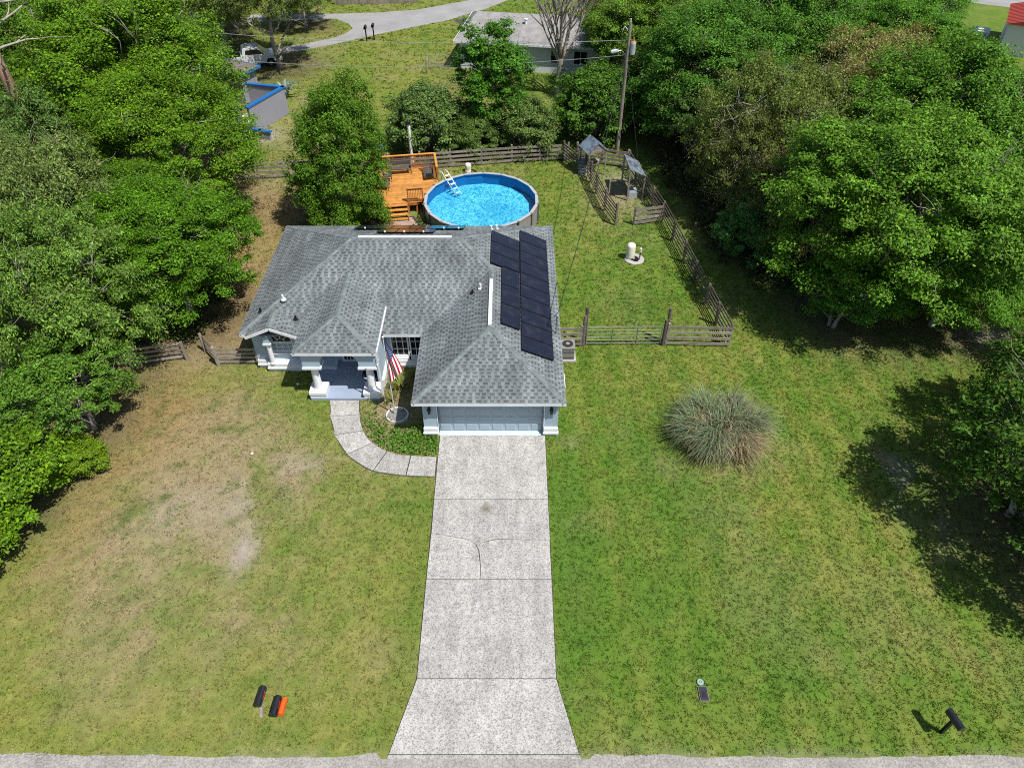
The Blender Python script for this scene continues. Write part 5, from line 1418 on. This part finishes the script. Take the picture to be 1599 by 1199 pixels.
b = MB(); b.box(8.3, 8.9, 46.0, 46.7, 0, .4); b.box(8.34, 8.86, 46.04, 46.66, .4, .45); o = obj('feed_bin', b, 'transformer', None, (8.6, 46.3, 0)); tag(o, 'blue grey feed bin under the lean-to roof', 'bin')

# ================================================================== WELL TANK, AC, PAD
w_ = thing('well_tank', (7.52, 38.2, 0), 'cream pressure tank on a round dark well pad in the back yard', 'water tank')
b = MB(); b.lathe((7.72, 38.1, 0), [(.62, 0), (.62, .06), (.55, .08)], 24); obj('pad', b, 'concrete_pad', w_)
b = MB(); b.lathe((7.45, 38.2, .08), [(.2, 0), (.27, .04), (.28, .15), (.28, .85), (.26, .95), (.16, 1.03), (.04, 1.06)], 20); obj('tank', b, 'tank_cream', w_, smooth=True)
b = MB(); b.tube([(7.5, 37.95, .12), (7.75, 37.8, .16), (8.0, 37.85, .2), (8.05, 38.1, .2), (8.05, 38.1, .6)], .04, 6); b.box(7.7, 7.9, 37.75, 37.95, .08, .3); obj('pipe', b, 'black_metal', w_)
b = MB(); b.lathe((8.05, 38.12, .5), [(.05, 0), (.09, .06), (.09, .3), (.03, .38)], 10); obj('pressure_switch', b, 'grey_pvc', w_)
ac = thing('air_conditioner', (3.0, 28.75, 0), 'grey air conditioner unit on a pad beside the house wall', 'air conditioner')
b = MB(); b.box(2.5, 3.4, 28.3, 29.2, 0, .10); obj('pad', b, 'concrete_pad', ac)
b = MB(); b.box(2.6, 3.28, 28.42, 29.1, .10, .82); obj('coil', b, 'ac_dark', ac)
for z in np.arange(.16, .8, .085):
    for (x0, x1, y0, y1) in ((2.585, 3.295, 28.395, 28.42), (2.585, 3.295, 29.1, 29.125), (2.575, 2.6, 28.42, 29.1), (3.28, 3.305, 28.42, 29.1)): block('louvre', ac, x0, x1, y0, y1, z, z + .03, 'ac_metal')
b = MB(); b.box(2.56, 3.32, 28.38, 29.14, .82, .90); obj('top_cover', b, 'ac_metal', ac)
b = MB(); b.lathe((2.94, 28.76, .90), [(.29, 0), (.29, .012), (.27, .02)], 20); obj('fan_guard', b, 'ac_dark', ac)
b = MB(); b.lathe((2.94, 28.76, .922), [(.11, 0), (.11, .02), (.05, .03)], 12); obj('fan_hub', b, 'ac_metal', ac)
b = MB(); b.box(2.42, 2.72, 26.2, 27.2, 0, .18); b.box(2.46, 2.68, 26.24, 27.16, .18, .24); o = obj('utility_cabinet', b, 'white_paint', None, (2.57, 26.7, 0)); tag(o, 'low white utility cabinet against the garage side wall', 'utility box')

# ================================================================== UTILITY POLE
up_ = thing('utility_pole', (8.22, 53.0, 0), 'wooden utility pole with transformer and lamp behind the pen', 'utility pole')
b = MB(); b.tube([(8.22, 53, -.1), (8.22, 53, 5), (8.22, 53, 9.6)], [.16, .135, .105], 12); obj('pole', b, 'pole_wood', up_)
b = MB(); b.lathe((8.56, 52.95, 7.45), [(.17, 0), (.2, .04), (.2, .8), (.17, .84)], 14); b.bar((8.3, 53, 7.65), (8.4, 52.97, 7.65), .08, .06); obj('transformer', b, 'transformer', up_)
b = MB(); b.lathe((8.56, 52.95, 8.29), [(.185, 0), (.12, .06), (.05, .08), (.04, .3)], 12); obj('transformer_lid', b, 'rust_orange', up_)
b = MB(); b.tube([(8.15, 53, 7.35), (7.75, 52.9, 7.75), (7.4, 52.8, 7.75)], .03, 6); obj('lamp_arm', b, 'galvanised', up_)
b = MB(); b.tube([(7.55, 52.85, 7.72), (7.35, 52.8, 7.74), (7.0, 52.7, 7.70)], [.09, .15, .12], 8); obj('lamp_head', b, 'transformer', up_)
b = MB(); b.tube([(8.05, 53, 9.1), (7.85, 53, 9.3), (7.75, 53, 9.1)], .05, 6); b.lathe((8.22, 53, 9.6), [(.05, 0), (.06, .2)], 8); obj('cutout', b, 'grey_pvc', up_)
def cable(name, lab, pts, sag, r, m, n=24):
    a = Vector(pts[0]); b_ = Vector(pts[1]); q = []
    for i in range(n + 1):
        t = i / n; p = a.lerp(b_, t); p.z -= sag * 4 * t * (1 - t); q.append(p)
    b = MB(); b.tube(q, r, 5); o = obj(name, b, m, None, tuple(a)); tag(o, lab, 'cable'); return o
cable('service_cable', 'black service cable from the utility pole down to the house mast', [(8.2, 52.9, 8.0), (2.2, 27.46, 3.8)], .8, .02, 'wire')
cable('power_cable', 'upper pale cable running left from the utility pole', [(8.1, 53, 8.4), (-46, 66, 7.4)], 1.3, .018, 'pale_wire', 40)
cable('power_cable', 'lower pale cable running left from the utility pole to the blue trimmed house', [(8.1, 53, 7.4), (-24.5, 64.5, 3.2)], .7, .018, 'pale_wire', 40)
cable('guy_wire', 'thin guy wire slanting from the utility pole to the pen fence', [(8.2, 53, 8.4), (6.3, 50.4, .1)], .02, .014, 'wire', 6)
cable('guy_wire', 'thin guy wire slanting from the utility pole into the woods', [(8.25, 53, 7.2), (9.6, 50.3, .1)], .02, .014, 'wire', 6)

# ================================================================== FRONT YARD THINGS
fp = thing('flagpole', (-5.75, 24.44, 0), 'slim white flagpole in a ringed gravel bed before the porch', 'flagpole')
b = MB(); b.tube([(-5.75, 24.44, 0), (-5.75, 24.44, 4.85)], [.035, .024], 10); obj('pole', b, 'pole_white', fp)
b = MB(); b.lathe((-5.75, 24.44, 4.85), [(.03, 0), (.055, .04), (.055, .08), (.02, .11)], 10); obj('finial', b, 'pole_white', fp)
b = MB(); b.lathe((-5.62, 24.33, 0), [(.48, .01), (.46, .05), (.1, .07)], 18); rg_ = obj('gravel', b, 'gravel_ring', fp)
for k in range(20):
    a = 2 * math.pi * k / 20; r = .52; x = -5.62 + r * math.cos(a); y = 24.33 + r * .95 * math.sin(a); ta = Vector((-math.sin(a), math.cos(a), 0)) * .078
    stick('edging_block', fp, Vector((x, y, .06)) - ta, Vector((x, y, .06)) + ta, .07, .13, 'edging_white')
# flag: hangs in folds from the pole
FW, FH, NU, NV = 1.75, 1.15, 39, 26
def fpt(u, v):     # u 0..1 along the fly, v 0..1 down the hoist
    x = .02 + .62 * u ** .75 * (1 - .92 * v) + .10 * u * math.sin(v * 9 + 1.5 * u) * .5
    y = -.10 * u + .09 * min(1, u * 3) * math.sin(v * 10 + u * 2)
    z = 4.72 - v * FH * (1 - .12 * u) - u * FW * (.98 - .20 * v)
    return Vector((-5.715 + x, 24.41 + y, z))
fl = MB(); idx = lambda i, j: i * (NV + 1) + j
vs = [fpt(i / NU, j / NV) for i in range(NU + 1) for j in range(NV + 1)]
fs = {0: [], 1: [], 2: []}
for i in range(NU):
    for j in range(NV):
        st = j // 2; k = 2 if (i < NU * .4 and st < 7) else (0 if st % 2 == 0 else 1)
        fs[k].append((idx(i, j), idx(i + 1, j), idx(i + 1, j + 1), idx(i, j + 1)))
fl.v = [tuple(v) for v in vs]
for k in fs: fl.f += fs[k]; fl.m += [k] * len(fs[k])
flag = obj('flag', fl, ['flag_red', 'flag_white', 'flag_blue'], None, (-5.72, 24.42, 3.2), smooth=True)
tag(flag, 'red, white and blue striped flag hanging limp on the white pole', 'flag')
stb = MB()
for r_ in range(9):
    n = 6 if r_ % 2 == 0 else 5
    for c_ in range(n):
        u = .4 * ((c_ + (.5 if n == 6 else 1.0)) / 6); v = (7 / 13) * (r_ + .7) / 9.4
        p = fpt(u, v); du = (fpt(u + .01, v) - p).normalized(); dv = (fpt(u, v + .01) - p).normalized(); nn = du.cross(dv).normalized()
        for sd__ in (-1, 1):
            q = []
            for k in range(10):
                rr = .024 if k % 2 == 0 else .010; a = math.pi * k / 5; q.append(p + nn * (.006 * sd__) + du * (rr * math.sin(a)) - dv * (rr * math.cos(a)))
            stb.poly(q)
o = obj('stars', stb, 'flag_white', flag); o['kind'] = 'stuff'

def mailbox(x, y, lab, turn, hh=1.02, post='weathered_wood', lean=(0, 0), grp='mailboxes by the street', paper=False, light=False):
    t = thing('mailbox', (x, y, 0), lab, 'mailbox', grp)
    topx, topy = x + lean[0], y + lean[1]
    stick('post', t, (x, y, -.05), (topx, topy, hh), .1, .1, post, up=(0, 1, 0))
    ca, sa = math.cos(turn), math.sin(turn)
    def q(u, v, z): return (topx + u * ca - v * sa, topy + u * sa + v * ca, hh + z)
    b = MB(); n = 9; L = .62; W = .105; pts = []
    prof = [(-W, 0)] + [(-W * math.cos(math.pi * i / n), .13 + .105 * math.sin(math.pi * i / n)) for i in range(n + 1)] + [(W, 0)]
    k = len(prof)
    vs = [q(a, -L / 2, z) for a, z in prof] + [q(a, L / 2, z) for a, z in prof]
    b.add(vs, [(i, i + 1, k + i + 1, k + i) for i in range(k - 1)] + [(k - 1, 0, k, 2 * k - 1), tuple(range(k)), tuple(range(2 * k - 1, k - 1, -1))]); obj('box', b, 'mailbox_black', t)
    b = MB(); vs = [q(a * 1.06, -L / 2 - .03, z * 1.03) for a, z in prof] + [q(a * 1.06, -L / 2 - .002, z * 1.03) for a, z in prof]
    b.add(vs, [(i, i + 1, k + i + 1, k + i) for i in range(k - 1)] + [tuple(range(k))]); b.box(*sorted((q(-.02, 0, 0)[0], q(.02, 0, 0)[0])), q(0, -L / 2 - .05, 0)[1], q(0, -L / 2 - .03, 0)[1], hh + .16, hh + .2); obj('door', b, 'mailbox_black', t)
    b = MB(); b.bar(q(W + .012, -.12, .12), q(W + .012, .12, .12), .012, .03); b.bar(q(W + .012, .1, .12), q(W + .012, .1, .2), .012, .05); obj('signal_flag', b, 'red_plastic', t)
    b = MB(); b.bar(q(0, -.22, -.02), q(0, .26, -.02), .14, .035); obj('bracket', b, post, t)
    if paper:
        b = MB(); W2 = .085; c0 = .23
        pr2 = [(c0 - W2, .0)] + [(c0 - W2 * math.cos(math.pi * i / 8), .12 + .075 * math.sin(math.pi * i / 8)) for i in range(9)] + [(c0 + W2, .0)]
        k2 = len(pr2); vs = [q(a, -.30, z) for a, z in pr2] + [q(a, .27, z) for a, z in pr2]
        b.add(vs, [(i, i + 1, k2 + i + 1, k2 + i) for i in range(k2 - 1)] + [(k2 - 1, 0, k2, 2 * k2 - 1), tuple(range(2 * k2 - 1, k2 - 1, -1))])
        b.add([q(c0 - W2 * .8, -.285, .02), q(c0 + W2 * .8, -.285, .02), q(c0 + W2 * .8, -.285, .14), q(c0 - W2 * .8, -.285, .14)], [(0, 1, 2, 3)]); obj('paper_tube', b, 'newspaper_orange', t)
    return t
mailbox(-8.60, 9.93, 'black mailbox alone on a leaning grey wooden post', R(-4), .30, lean=(-.07, .58))
mailbox(-8.08, 10.12, 'black mailbox with a bright orange newspaper tube', R(-3), .24, lean=(.0, .08), paper=True)
mailbox(14.49, 9.44, 'black mailbox on a black post near the right corner', R(14), 1.02, post='black_metal')

t = thing('water_meter', (6.72, 10.74, 0), 'black rectangular water meter lid sunk in the lawn', 'meter box')
b = MB(); b.box(6.56, 6.88, 10.47, 10.98, 0, .05); obj('collar', b, 'gravel_ring', t)
b = MB(); b.box(6.58, 6.86, 10.49, 10.96, .05, .065); obj('lid', b, 'meter_lid', t); block('hatch', t, 6.66, 6.78, 10.6, 10.8, .065, .075, 'black_plastic')
t = thing('cleanout_cap', (6.68, 11.14, 0), 'pale green round cleanout cap above the meter lid', 'utility cap')
b = MB(); b.lathe((6.68, 11.14, 0), [(.12, 0), (.12, .06), (.10, .07)], 16); obj('cover', b, 'cleanout_green', t)
for x in (-.035, .035): block('finger_hole', t, 6.68 + x - .015, 6.68 + x + .015, 11.125, 11.155, .07, .076, 'black_plastic')

# ================================================================== NEIGHBOURS
# blue trimmed house at the upper left
nh = thing('neighbor_house', (-26, 66, 0), 'low grey house with blue roof trim half hidden behind the oaks', 'house')
e1 = Vector((.42, .907, 0)); e2 = Vector((-.907, .42, 0)); C0 = Vector((-23.3, 62.3, 0))
def hp(u, v, z): return C0 + e1 * u + e2 * v + Vector((0, 0, z))
def obox(b, u0, u1, v0, v1, z0, z1, m=0):
    b.add([hp(u0, v0, z0), hp(u1, v0, z0), hp(u1, v1, z0), hp(u0, v1, z0), hp(u0, v0, z1), hp(u1, v0, z1), hp(u1, v1, z1), hp(u0, v1, z1)],
          [(0, 1, 2, 3), (7, 6, 5, 4), (0, 4, 5, 1), (1, 5, 6, 2), (2, 6, 7, 3), (3, 7, 4, 0)], m)
b = MB(); obox(b, .35, 2.3, .35, 4.98, 0, 2.45); obox(b, .5, 4.3, 5.0, 10, 0, 2.75); obj('wall', b, 'neighbor_wall', nh)
b = MB(); obox(b, 0, 2.65, 0, 4.95, 2.5, 2.64); obj('roof', b, 'neighbor_roof', nh)
for (u0, v0, u1, v1) in ((-.04, -.03, 2.69, -.03), (2.68, .0, 2.68, 4.95), (-.03, .0, -.03, 4.95)):
    b = MB(); b.bar(hp(u0, v0, 2.58), hp(u1, v1, 2.58), .04, .2); obj('fascia', b, 'blue_trim', nh)
b = MB(); obox(b, .2, 4.6, 4.97, 10.3, 2.76, 2.92); obj('roof_cover', b, 'white_roof', nh)
b = MB(); b.add([hp(1.2, .38, 1.0), hp(2.2, .38, 1.0), hp(2.2, .38, 2.0), hp(1.2, .38, 2.0)], [(0, 1, 2, 3)]); wd_ = obj('window', b, 'window_glass', nh)
# courtyard walls with blue coping
def court(pts, h, lab):
    t = thing('courtyard_wall', (pts[0][0], pts[0][1], 0), lab, 'wall', 'grey walls with blue coping')
    for i in range(len(pts) - 1):
        a = Vector((*pts[i], 0)); c_ = Vector((*pts[i + 1], 0)); b = MB(); b.bar(a + Vector((0, 0, h / 2)), c_ + Vector((0, 0, h / 2)), .22, h); obj('masonry', b, 'neighbor_wall', t)
        b = MB(); d = (c_ - a).normalized() * .14; b.bar(a - d + Vector((0, 0, h + .062)), c_ + d + Vector((0, 0, h + .062)), .34, .12); obj('coping', b, 'blue_trim', t)
    return t
court([(-21.2, 56.6), (-19.35, 60.85), (-22.6, 61.6)], 2.15, 'tall grey courtyard wall with blue coping enclosing a yard')
court([(-23.8, 55.2), (-21.9, 56.7)], 1.95, 'grey wall section with blue coping left of the doorway gap')
court([(-21.0, 56.1), (-20.3, 55.75), (-19.5, 55.5)], .62, 'low blue capped wall stepping out beside the doorway gap, farther one')
court([(-22.1, 55.3), (-21.5, 54.8), (-20.8, 54.4)], .55, 'low blue capped wall stepping out beside the doorway gap, nearer one')
b = MB(); b.lathe((-21.9, 54.3, 0), [(.15, 0), (.36, .14), (.42, .38), (.34, .62), (.2, .72)], 16); o = obj('garden_pot', b, 'blue_trim', None, (-21.9, 54.3, 0), smooth=True); tag(o, 'round blue pot at the end of the low blue capped wall', 'pot')
sheet('courtyard_floor', [(-21.2, 56.7), (-19.45, 60.8), (-22.6, 61.5), (-24.2, 58)], .012, 'white_roof', 'pale dusty floor inside the courtyard walls')

# white pickup truck under the mossy oak
pk = thing('pickup_truck', (-25.3, 72.6, 0), 'white pickup truck parked in the shade under mossy trees', 'truck')
T0 = Vector((-28.0, 71.3, 0)); f1 = Vector((.93, .36, 0)).normalized(); f2 = Vector((-f1.y, f1.x, 0))
def tp(u, v, z): return T0 + f1 * u + f2 * v + Vector((0, 0, z))
def side_prism(b, prof, v0, v1):
    n = len(prof); b.add([tp(u, v0, z) for u, z in prof] + [tp(u, v1, z) for u, z in prof], [tuple(range(n)), tuple(reversed(range(n, 2 * n)))] + [((i + 1) % n, i, n + i, n + (i + 1) % n) for i in range(n)])
b = MB(); side_prism(b, [(0, .55), (0, 1.15), (1.9, 1.2), (1.95, 1.15), (5.5, 1.1), (5.6, .9), (5.6, .5), (4.9, .45), (4.7, .8), (4.2, .8), (4.0, .42), (1.5, .42), (1.3, .8), (.75, .8), (.55, .5)], -.95, .95); obj('body', b, 'truck_white', pk)
b = MB(); side_prism(b, [(1.9, 1.2), (2.05, 1.75), (2.3, 1.83), (3.5, 1.83), (4.3, 1.12)], -.85, .85); cb = obj('cab', b, 'truck_white', pk)
for v, s in ((-.853, 1), (.853, -1)):
    b = MB(); q = [(2.2, 1.28), (2.3, 1.7), (3.4, 1.7), (3.95, 1.22)]; b.add([tp(u, v, z) for u, z in q], [(0, 1, 2, 3)]); obj('side_window', b, 'suv_glass', cb)
b = MB(); b.add([tp(3.56, -.78, 1.79), tp(3.56, .78, 1.79), tp(4.26, .78, 1.17), tp(4.26, -.78, 1.17)], [(0, 1, 2, 3)]); b.v = [(x, y, z + .012) for x, y, z in b.v]; obj('windscreen', b, 'suv_glass', cb)
b = MB(); b.add([tp(.12, -.78, 1.17), tp(1.8, -.78, 1.22), tp(1.8, .78, 1.22), tp(.12, .78, 1.17)], [(0, 1, 2, 3)]); obj('bed_liner', b, 'black_plastic', pk)
for u in (1.03, 4.45):
    for v in (-.9, .9):
        b = MB(); b.tube([tp(u, v - .12, .38), tp(u, v + .12, .38)], .38, 16); wh = obj('wheel', b, 'tyre', pk)
        b = MB(); b.tube([tp(u, v - .13, .38), tp(u, v + .13, .38)], .2, 12); obj('rim', b, 'galvanised', wh)

# twin mailboxes on the back road
for x, y, lab in ((-15.3, 79.3, 'tall black mailbox on the back road, left of a pair'), (-14.6, 79.9, 'tall black mailbox on the back road, right of a pair')):
    t = thing('mailbox', (x, y, 0), lab, 'mailbox', 'twin mailboxes on the back road')
    stick('post', t, (x, y, -.05), (x, y, 1.3), .12, .12, 'black_metal', up=(0, 1, 0)); b = MB(); b.box(x - .13, x + .13, y - .32, y + .32, 1.3, 1.48); b.tube([(x, y - .32, 1.48), (x, y + .32, 1.48)], .13, 10); obj('box', b, 'black_metal', t)

# white back house
bh = thing('back_house', (1, 73, 0), 'white back house with a pale grey roof behind the bare tree', 'house')
e1 = Vector((math.cos(R(-9)), math.sin(R(-9)), 0)); e2 = Vector((-e1.y, e1.x, 0)); C0 = Vector((-5.0, 71.6, 0))
b = MB(); obox(b, 0, 13.2, 0, 8.4, 0, 2.55); obj('wall', b, 'far_wall', bh)
b = MB(); z0, z1 = 2.62, 4.0; O = .5
b.add([hp(-O, -O, z0), hp(13.2 + O, -O, z0), hp(13.2 + O, 4.2, z1), hp(-O + 1.5, 4.2, z1), hp(13.2 + O, 8.4 + O, z0), hp(-O, 8.4 + O, z0)], [(0, 1, 2, 3), (3, 2, 4, 5), (0, 3, 5), (0, 5, 4, 1)]); rf = obj('roof', b, 'far_roof', bh)
for (u0, v0, u1, v1) in ((-O, -O, 13.2 + O, -O), (-O, -O, -O, 8.4 + O)):
    b = MB(); b.bar(hp(u0, v0, z0 - .06), hp(u1, v1, z0 - .06), .05, .17); obj('fascia', b, 'white_paint', rf)
for u in (1.2, 4.8, 8.8, 11.0):
    b = MB(); b.add([hp(u, -.02, 1.0), hp(u + 1.2, -.02, 1.0), hp(u + 1.2, -.02, 2.1), hp(u, -.02, 2.1)], [(0, 1, 2, 3)]); wd_ = obj('window', b, 'window_glass', bh)
    b = MB(); b.bar(hp(u + .6, -.035, 1.0), hp(u + .6, -.035, 2.1), .05, .05); b.bar(hp(u - .05, -.03, .96), hp(u + 1.25, -.03, .96), .08, .08); obj('frame', b, 'white_paint', wd_)
b = MB(); b.lathe(tuple(hp(6, 2.6, 3.4)), [(.12, 0), (.12, .5), (.18, .52), (.18, .6)], 10); obj('roof_vent', b, 'white_metal', rf)

# chain link fence by the back house
cf = thing('chain_link_fence', (-7.0, 70.3, 0), 'chain link fence on the grass by the white back house', 'fence')
CP = [(-5.3, 71.8), (-8.1, 71.6), (-8.2, 70.2), (-4.5, 67.2), (-2.4, 66.0)]
for i in range(len(CP)):
    b = MB(); b.tube([(*CP[i], 0), (*CP[i], 1.25)], .035, 6); obj('post', b, 'chain_steel', cf)
    if i < len(CP) - 1:
        a = Vector((*CP[i], 0)); c_ = Vector((*CP[i + 1], 0))
        b = MB(); b.tube([a + Vector((0, 0, 1.2)), c_ + Vector((0, 0, 1.2))], .025, 5); obj('rail', b, 'chain_steel', cf)
        b = MB(); L = (c_ - a).length; n = int(L / .28)
        for k in range(n):
            for (za, zb) in ((.05, 1.2), (1.2, .05)):
                p0 = a.lerp(c_, k / n); p1 = a.lerp(c_, min(1, (k + 3.5) / n)); b.bar(p0 + Vector((0, 0, za)), p1 + Vector((0, 0, zb)), .007, .007)
        o = obj('wire_mesh', b, 'chain_steel', cf); o['kind'] = 'stuff'
b = MB(); b.box(-.6, .0, 62.4, 62.9, 0, .5); b.box(-.55, -.05, 62.45, 62.85, .5, .55); o = obj('white_bin', b, 'white_metal', None, (-.3, 62.6, 0)); tag(o, 'small white bin on the grass before the back house', 'bin')

# wooden privacy fence beyond the back road
pf = thing('privacy_fence', (-16, 92.9, 0), 'grey wooden privacy fence beyond the back road at the top edge', 'fence', None)
for k in range(60): stick('picket', pf, (-21 + k * .165, 92.5 + k * .012, 0), (-21 + k * .165, 92.5 + k * .012, 1.9 + random.uniform(-.03, .03)), .15, .03, 'weathered_wood', up=(0, 1, 0))
for z in (.4, 1.5): stick('rail', pf, (-21.1, 92.55, z), (-11.1, 93.27, z), .05, .09, 'weathered_wood')

# parked dark SUV, upper right
sv = thing('parked_car', (48.5, 78.2, 0), 'dark sports utility vehicle parked on grass in the upper right corner', 'car')
T0 = Vector((47.0, 76.1, 0)); f1 = Vector((.5, .866, 0)); f2 = Vector((-f1.y, f1.x, 0))
b = MB(); side_prism(b, [(0, .5), (0, 1.05), (.3, 1.12), (3.6, 1.12), (4.5, .98), (4.6, .5), (4.2, .4), (3.95, .72), (3.5, .72), (3.25, .4), (1.3, .4), (1.1, .72), (.6, .72), (.4, .45)], -.95, .95); obj('body', b, 'suv_paint', sv)
b = MB(); side_prism(b, [(.1, 1.12), (.35, 1.68), (.7, 1.75), (2.6, 1.75), (3.4, 1.12)], -.85, .85); cb = obj('cabin', b, 'suv_paint', sv)
for v in (-.855, .855):
    b = MB(); b.add([tp(u, v, z) for u, z in ((.5, 1.18), (.6, 1.6), (2.5, 1.62), (3.1, 1.18))], [(0, 1, 2, 3)]); obj('side_window', b, 'suv_glass', cb)
b = MB(); b.add([tp(2.68, -.75, 1.72), tp(2.68, .75, 1.72), tp(3.35, .75, 1.17), tp(3.35, -.75, 1.17)], [(0, 1, 2, 3)]); b.v = [(x, y, z + .012) for x, y, z in b.v]; obj('windscreen', b, 'suv_glass', cb)
for u in (1.1, 1.9): block('roof_plate', cb, tp(u, 0, 0).x - .25, tp(u, 0, 0).x + .25, tp(u, 0, 0).y - .2, tp(u, 0, 0).y + .2, 1.752, 1.775, 'white_metal')
for u in (.85, 3.72):
    for v in (-.9, .9):
        b = MB(); b.tube([tp(u, v - .11, .35), tp(u, v + .11, .35)], .35, 16); wh = obj('wheel', b, 'tyre', sv); b = MB(); b.tube([tp(u, v - .12, .35), tp(u, v + .12, .35)], .19, 12); obj('rim', b, 'galvanised', wh)
# red roofed shed at the right edge
rs = thing('red_shed', (52, 79, 0), 'red roofed shed cut by the right picture edge', 'shed')
e1 = Vector((.5, .866, 0)); e2 = Vector((.866, -.5, 0)); C0 = Vector((48.9, 75.6, 0))
b = MB(); obox(b, .3, 7.5, .3, 6.0, 0, 2.8); obj('wall', b, 'far_wall', rs)
b = MB(); b.add([hp(0, 0, 2.85), hp(7.8, 0, 2.85), hp(7.8, 3.1, 3.7), hp(0, 3.1, 3.7), hp(7.8, 6.3, 2.85), hp(0, 6.3, 2.85)], [(3, 2, 1, 0), (5, 4, 2, 3), (0, 1, 4, 5), (0, 5, 3), (1, 2, 4)]); rf = obj('roof', b, 'red_roof', rs)
for k in range(14): stick('seam', rf, hp(.3 + k * .55, 0, 2.87), hp(.3 + k * .55, 3.1, 3.72), .05, .05, 'red_roof')
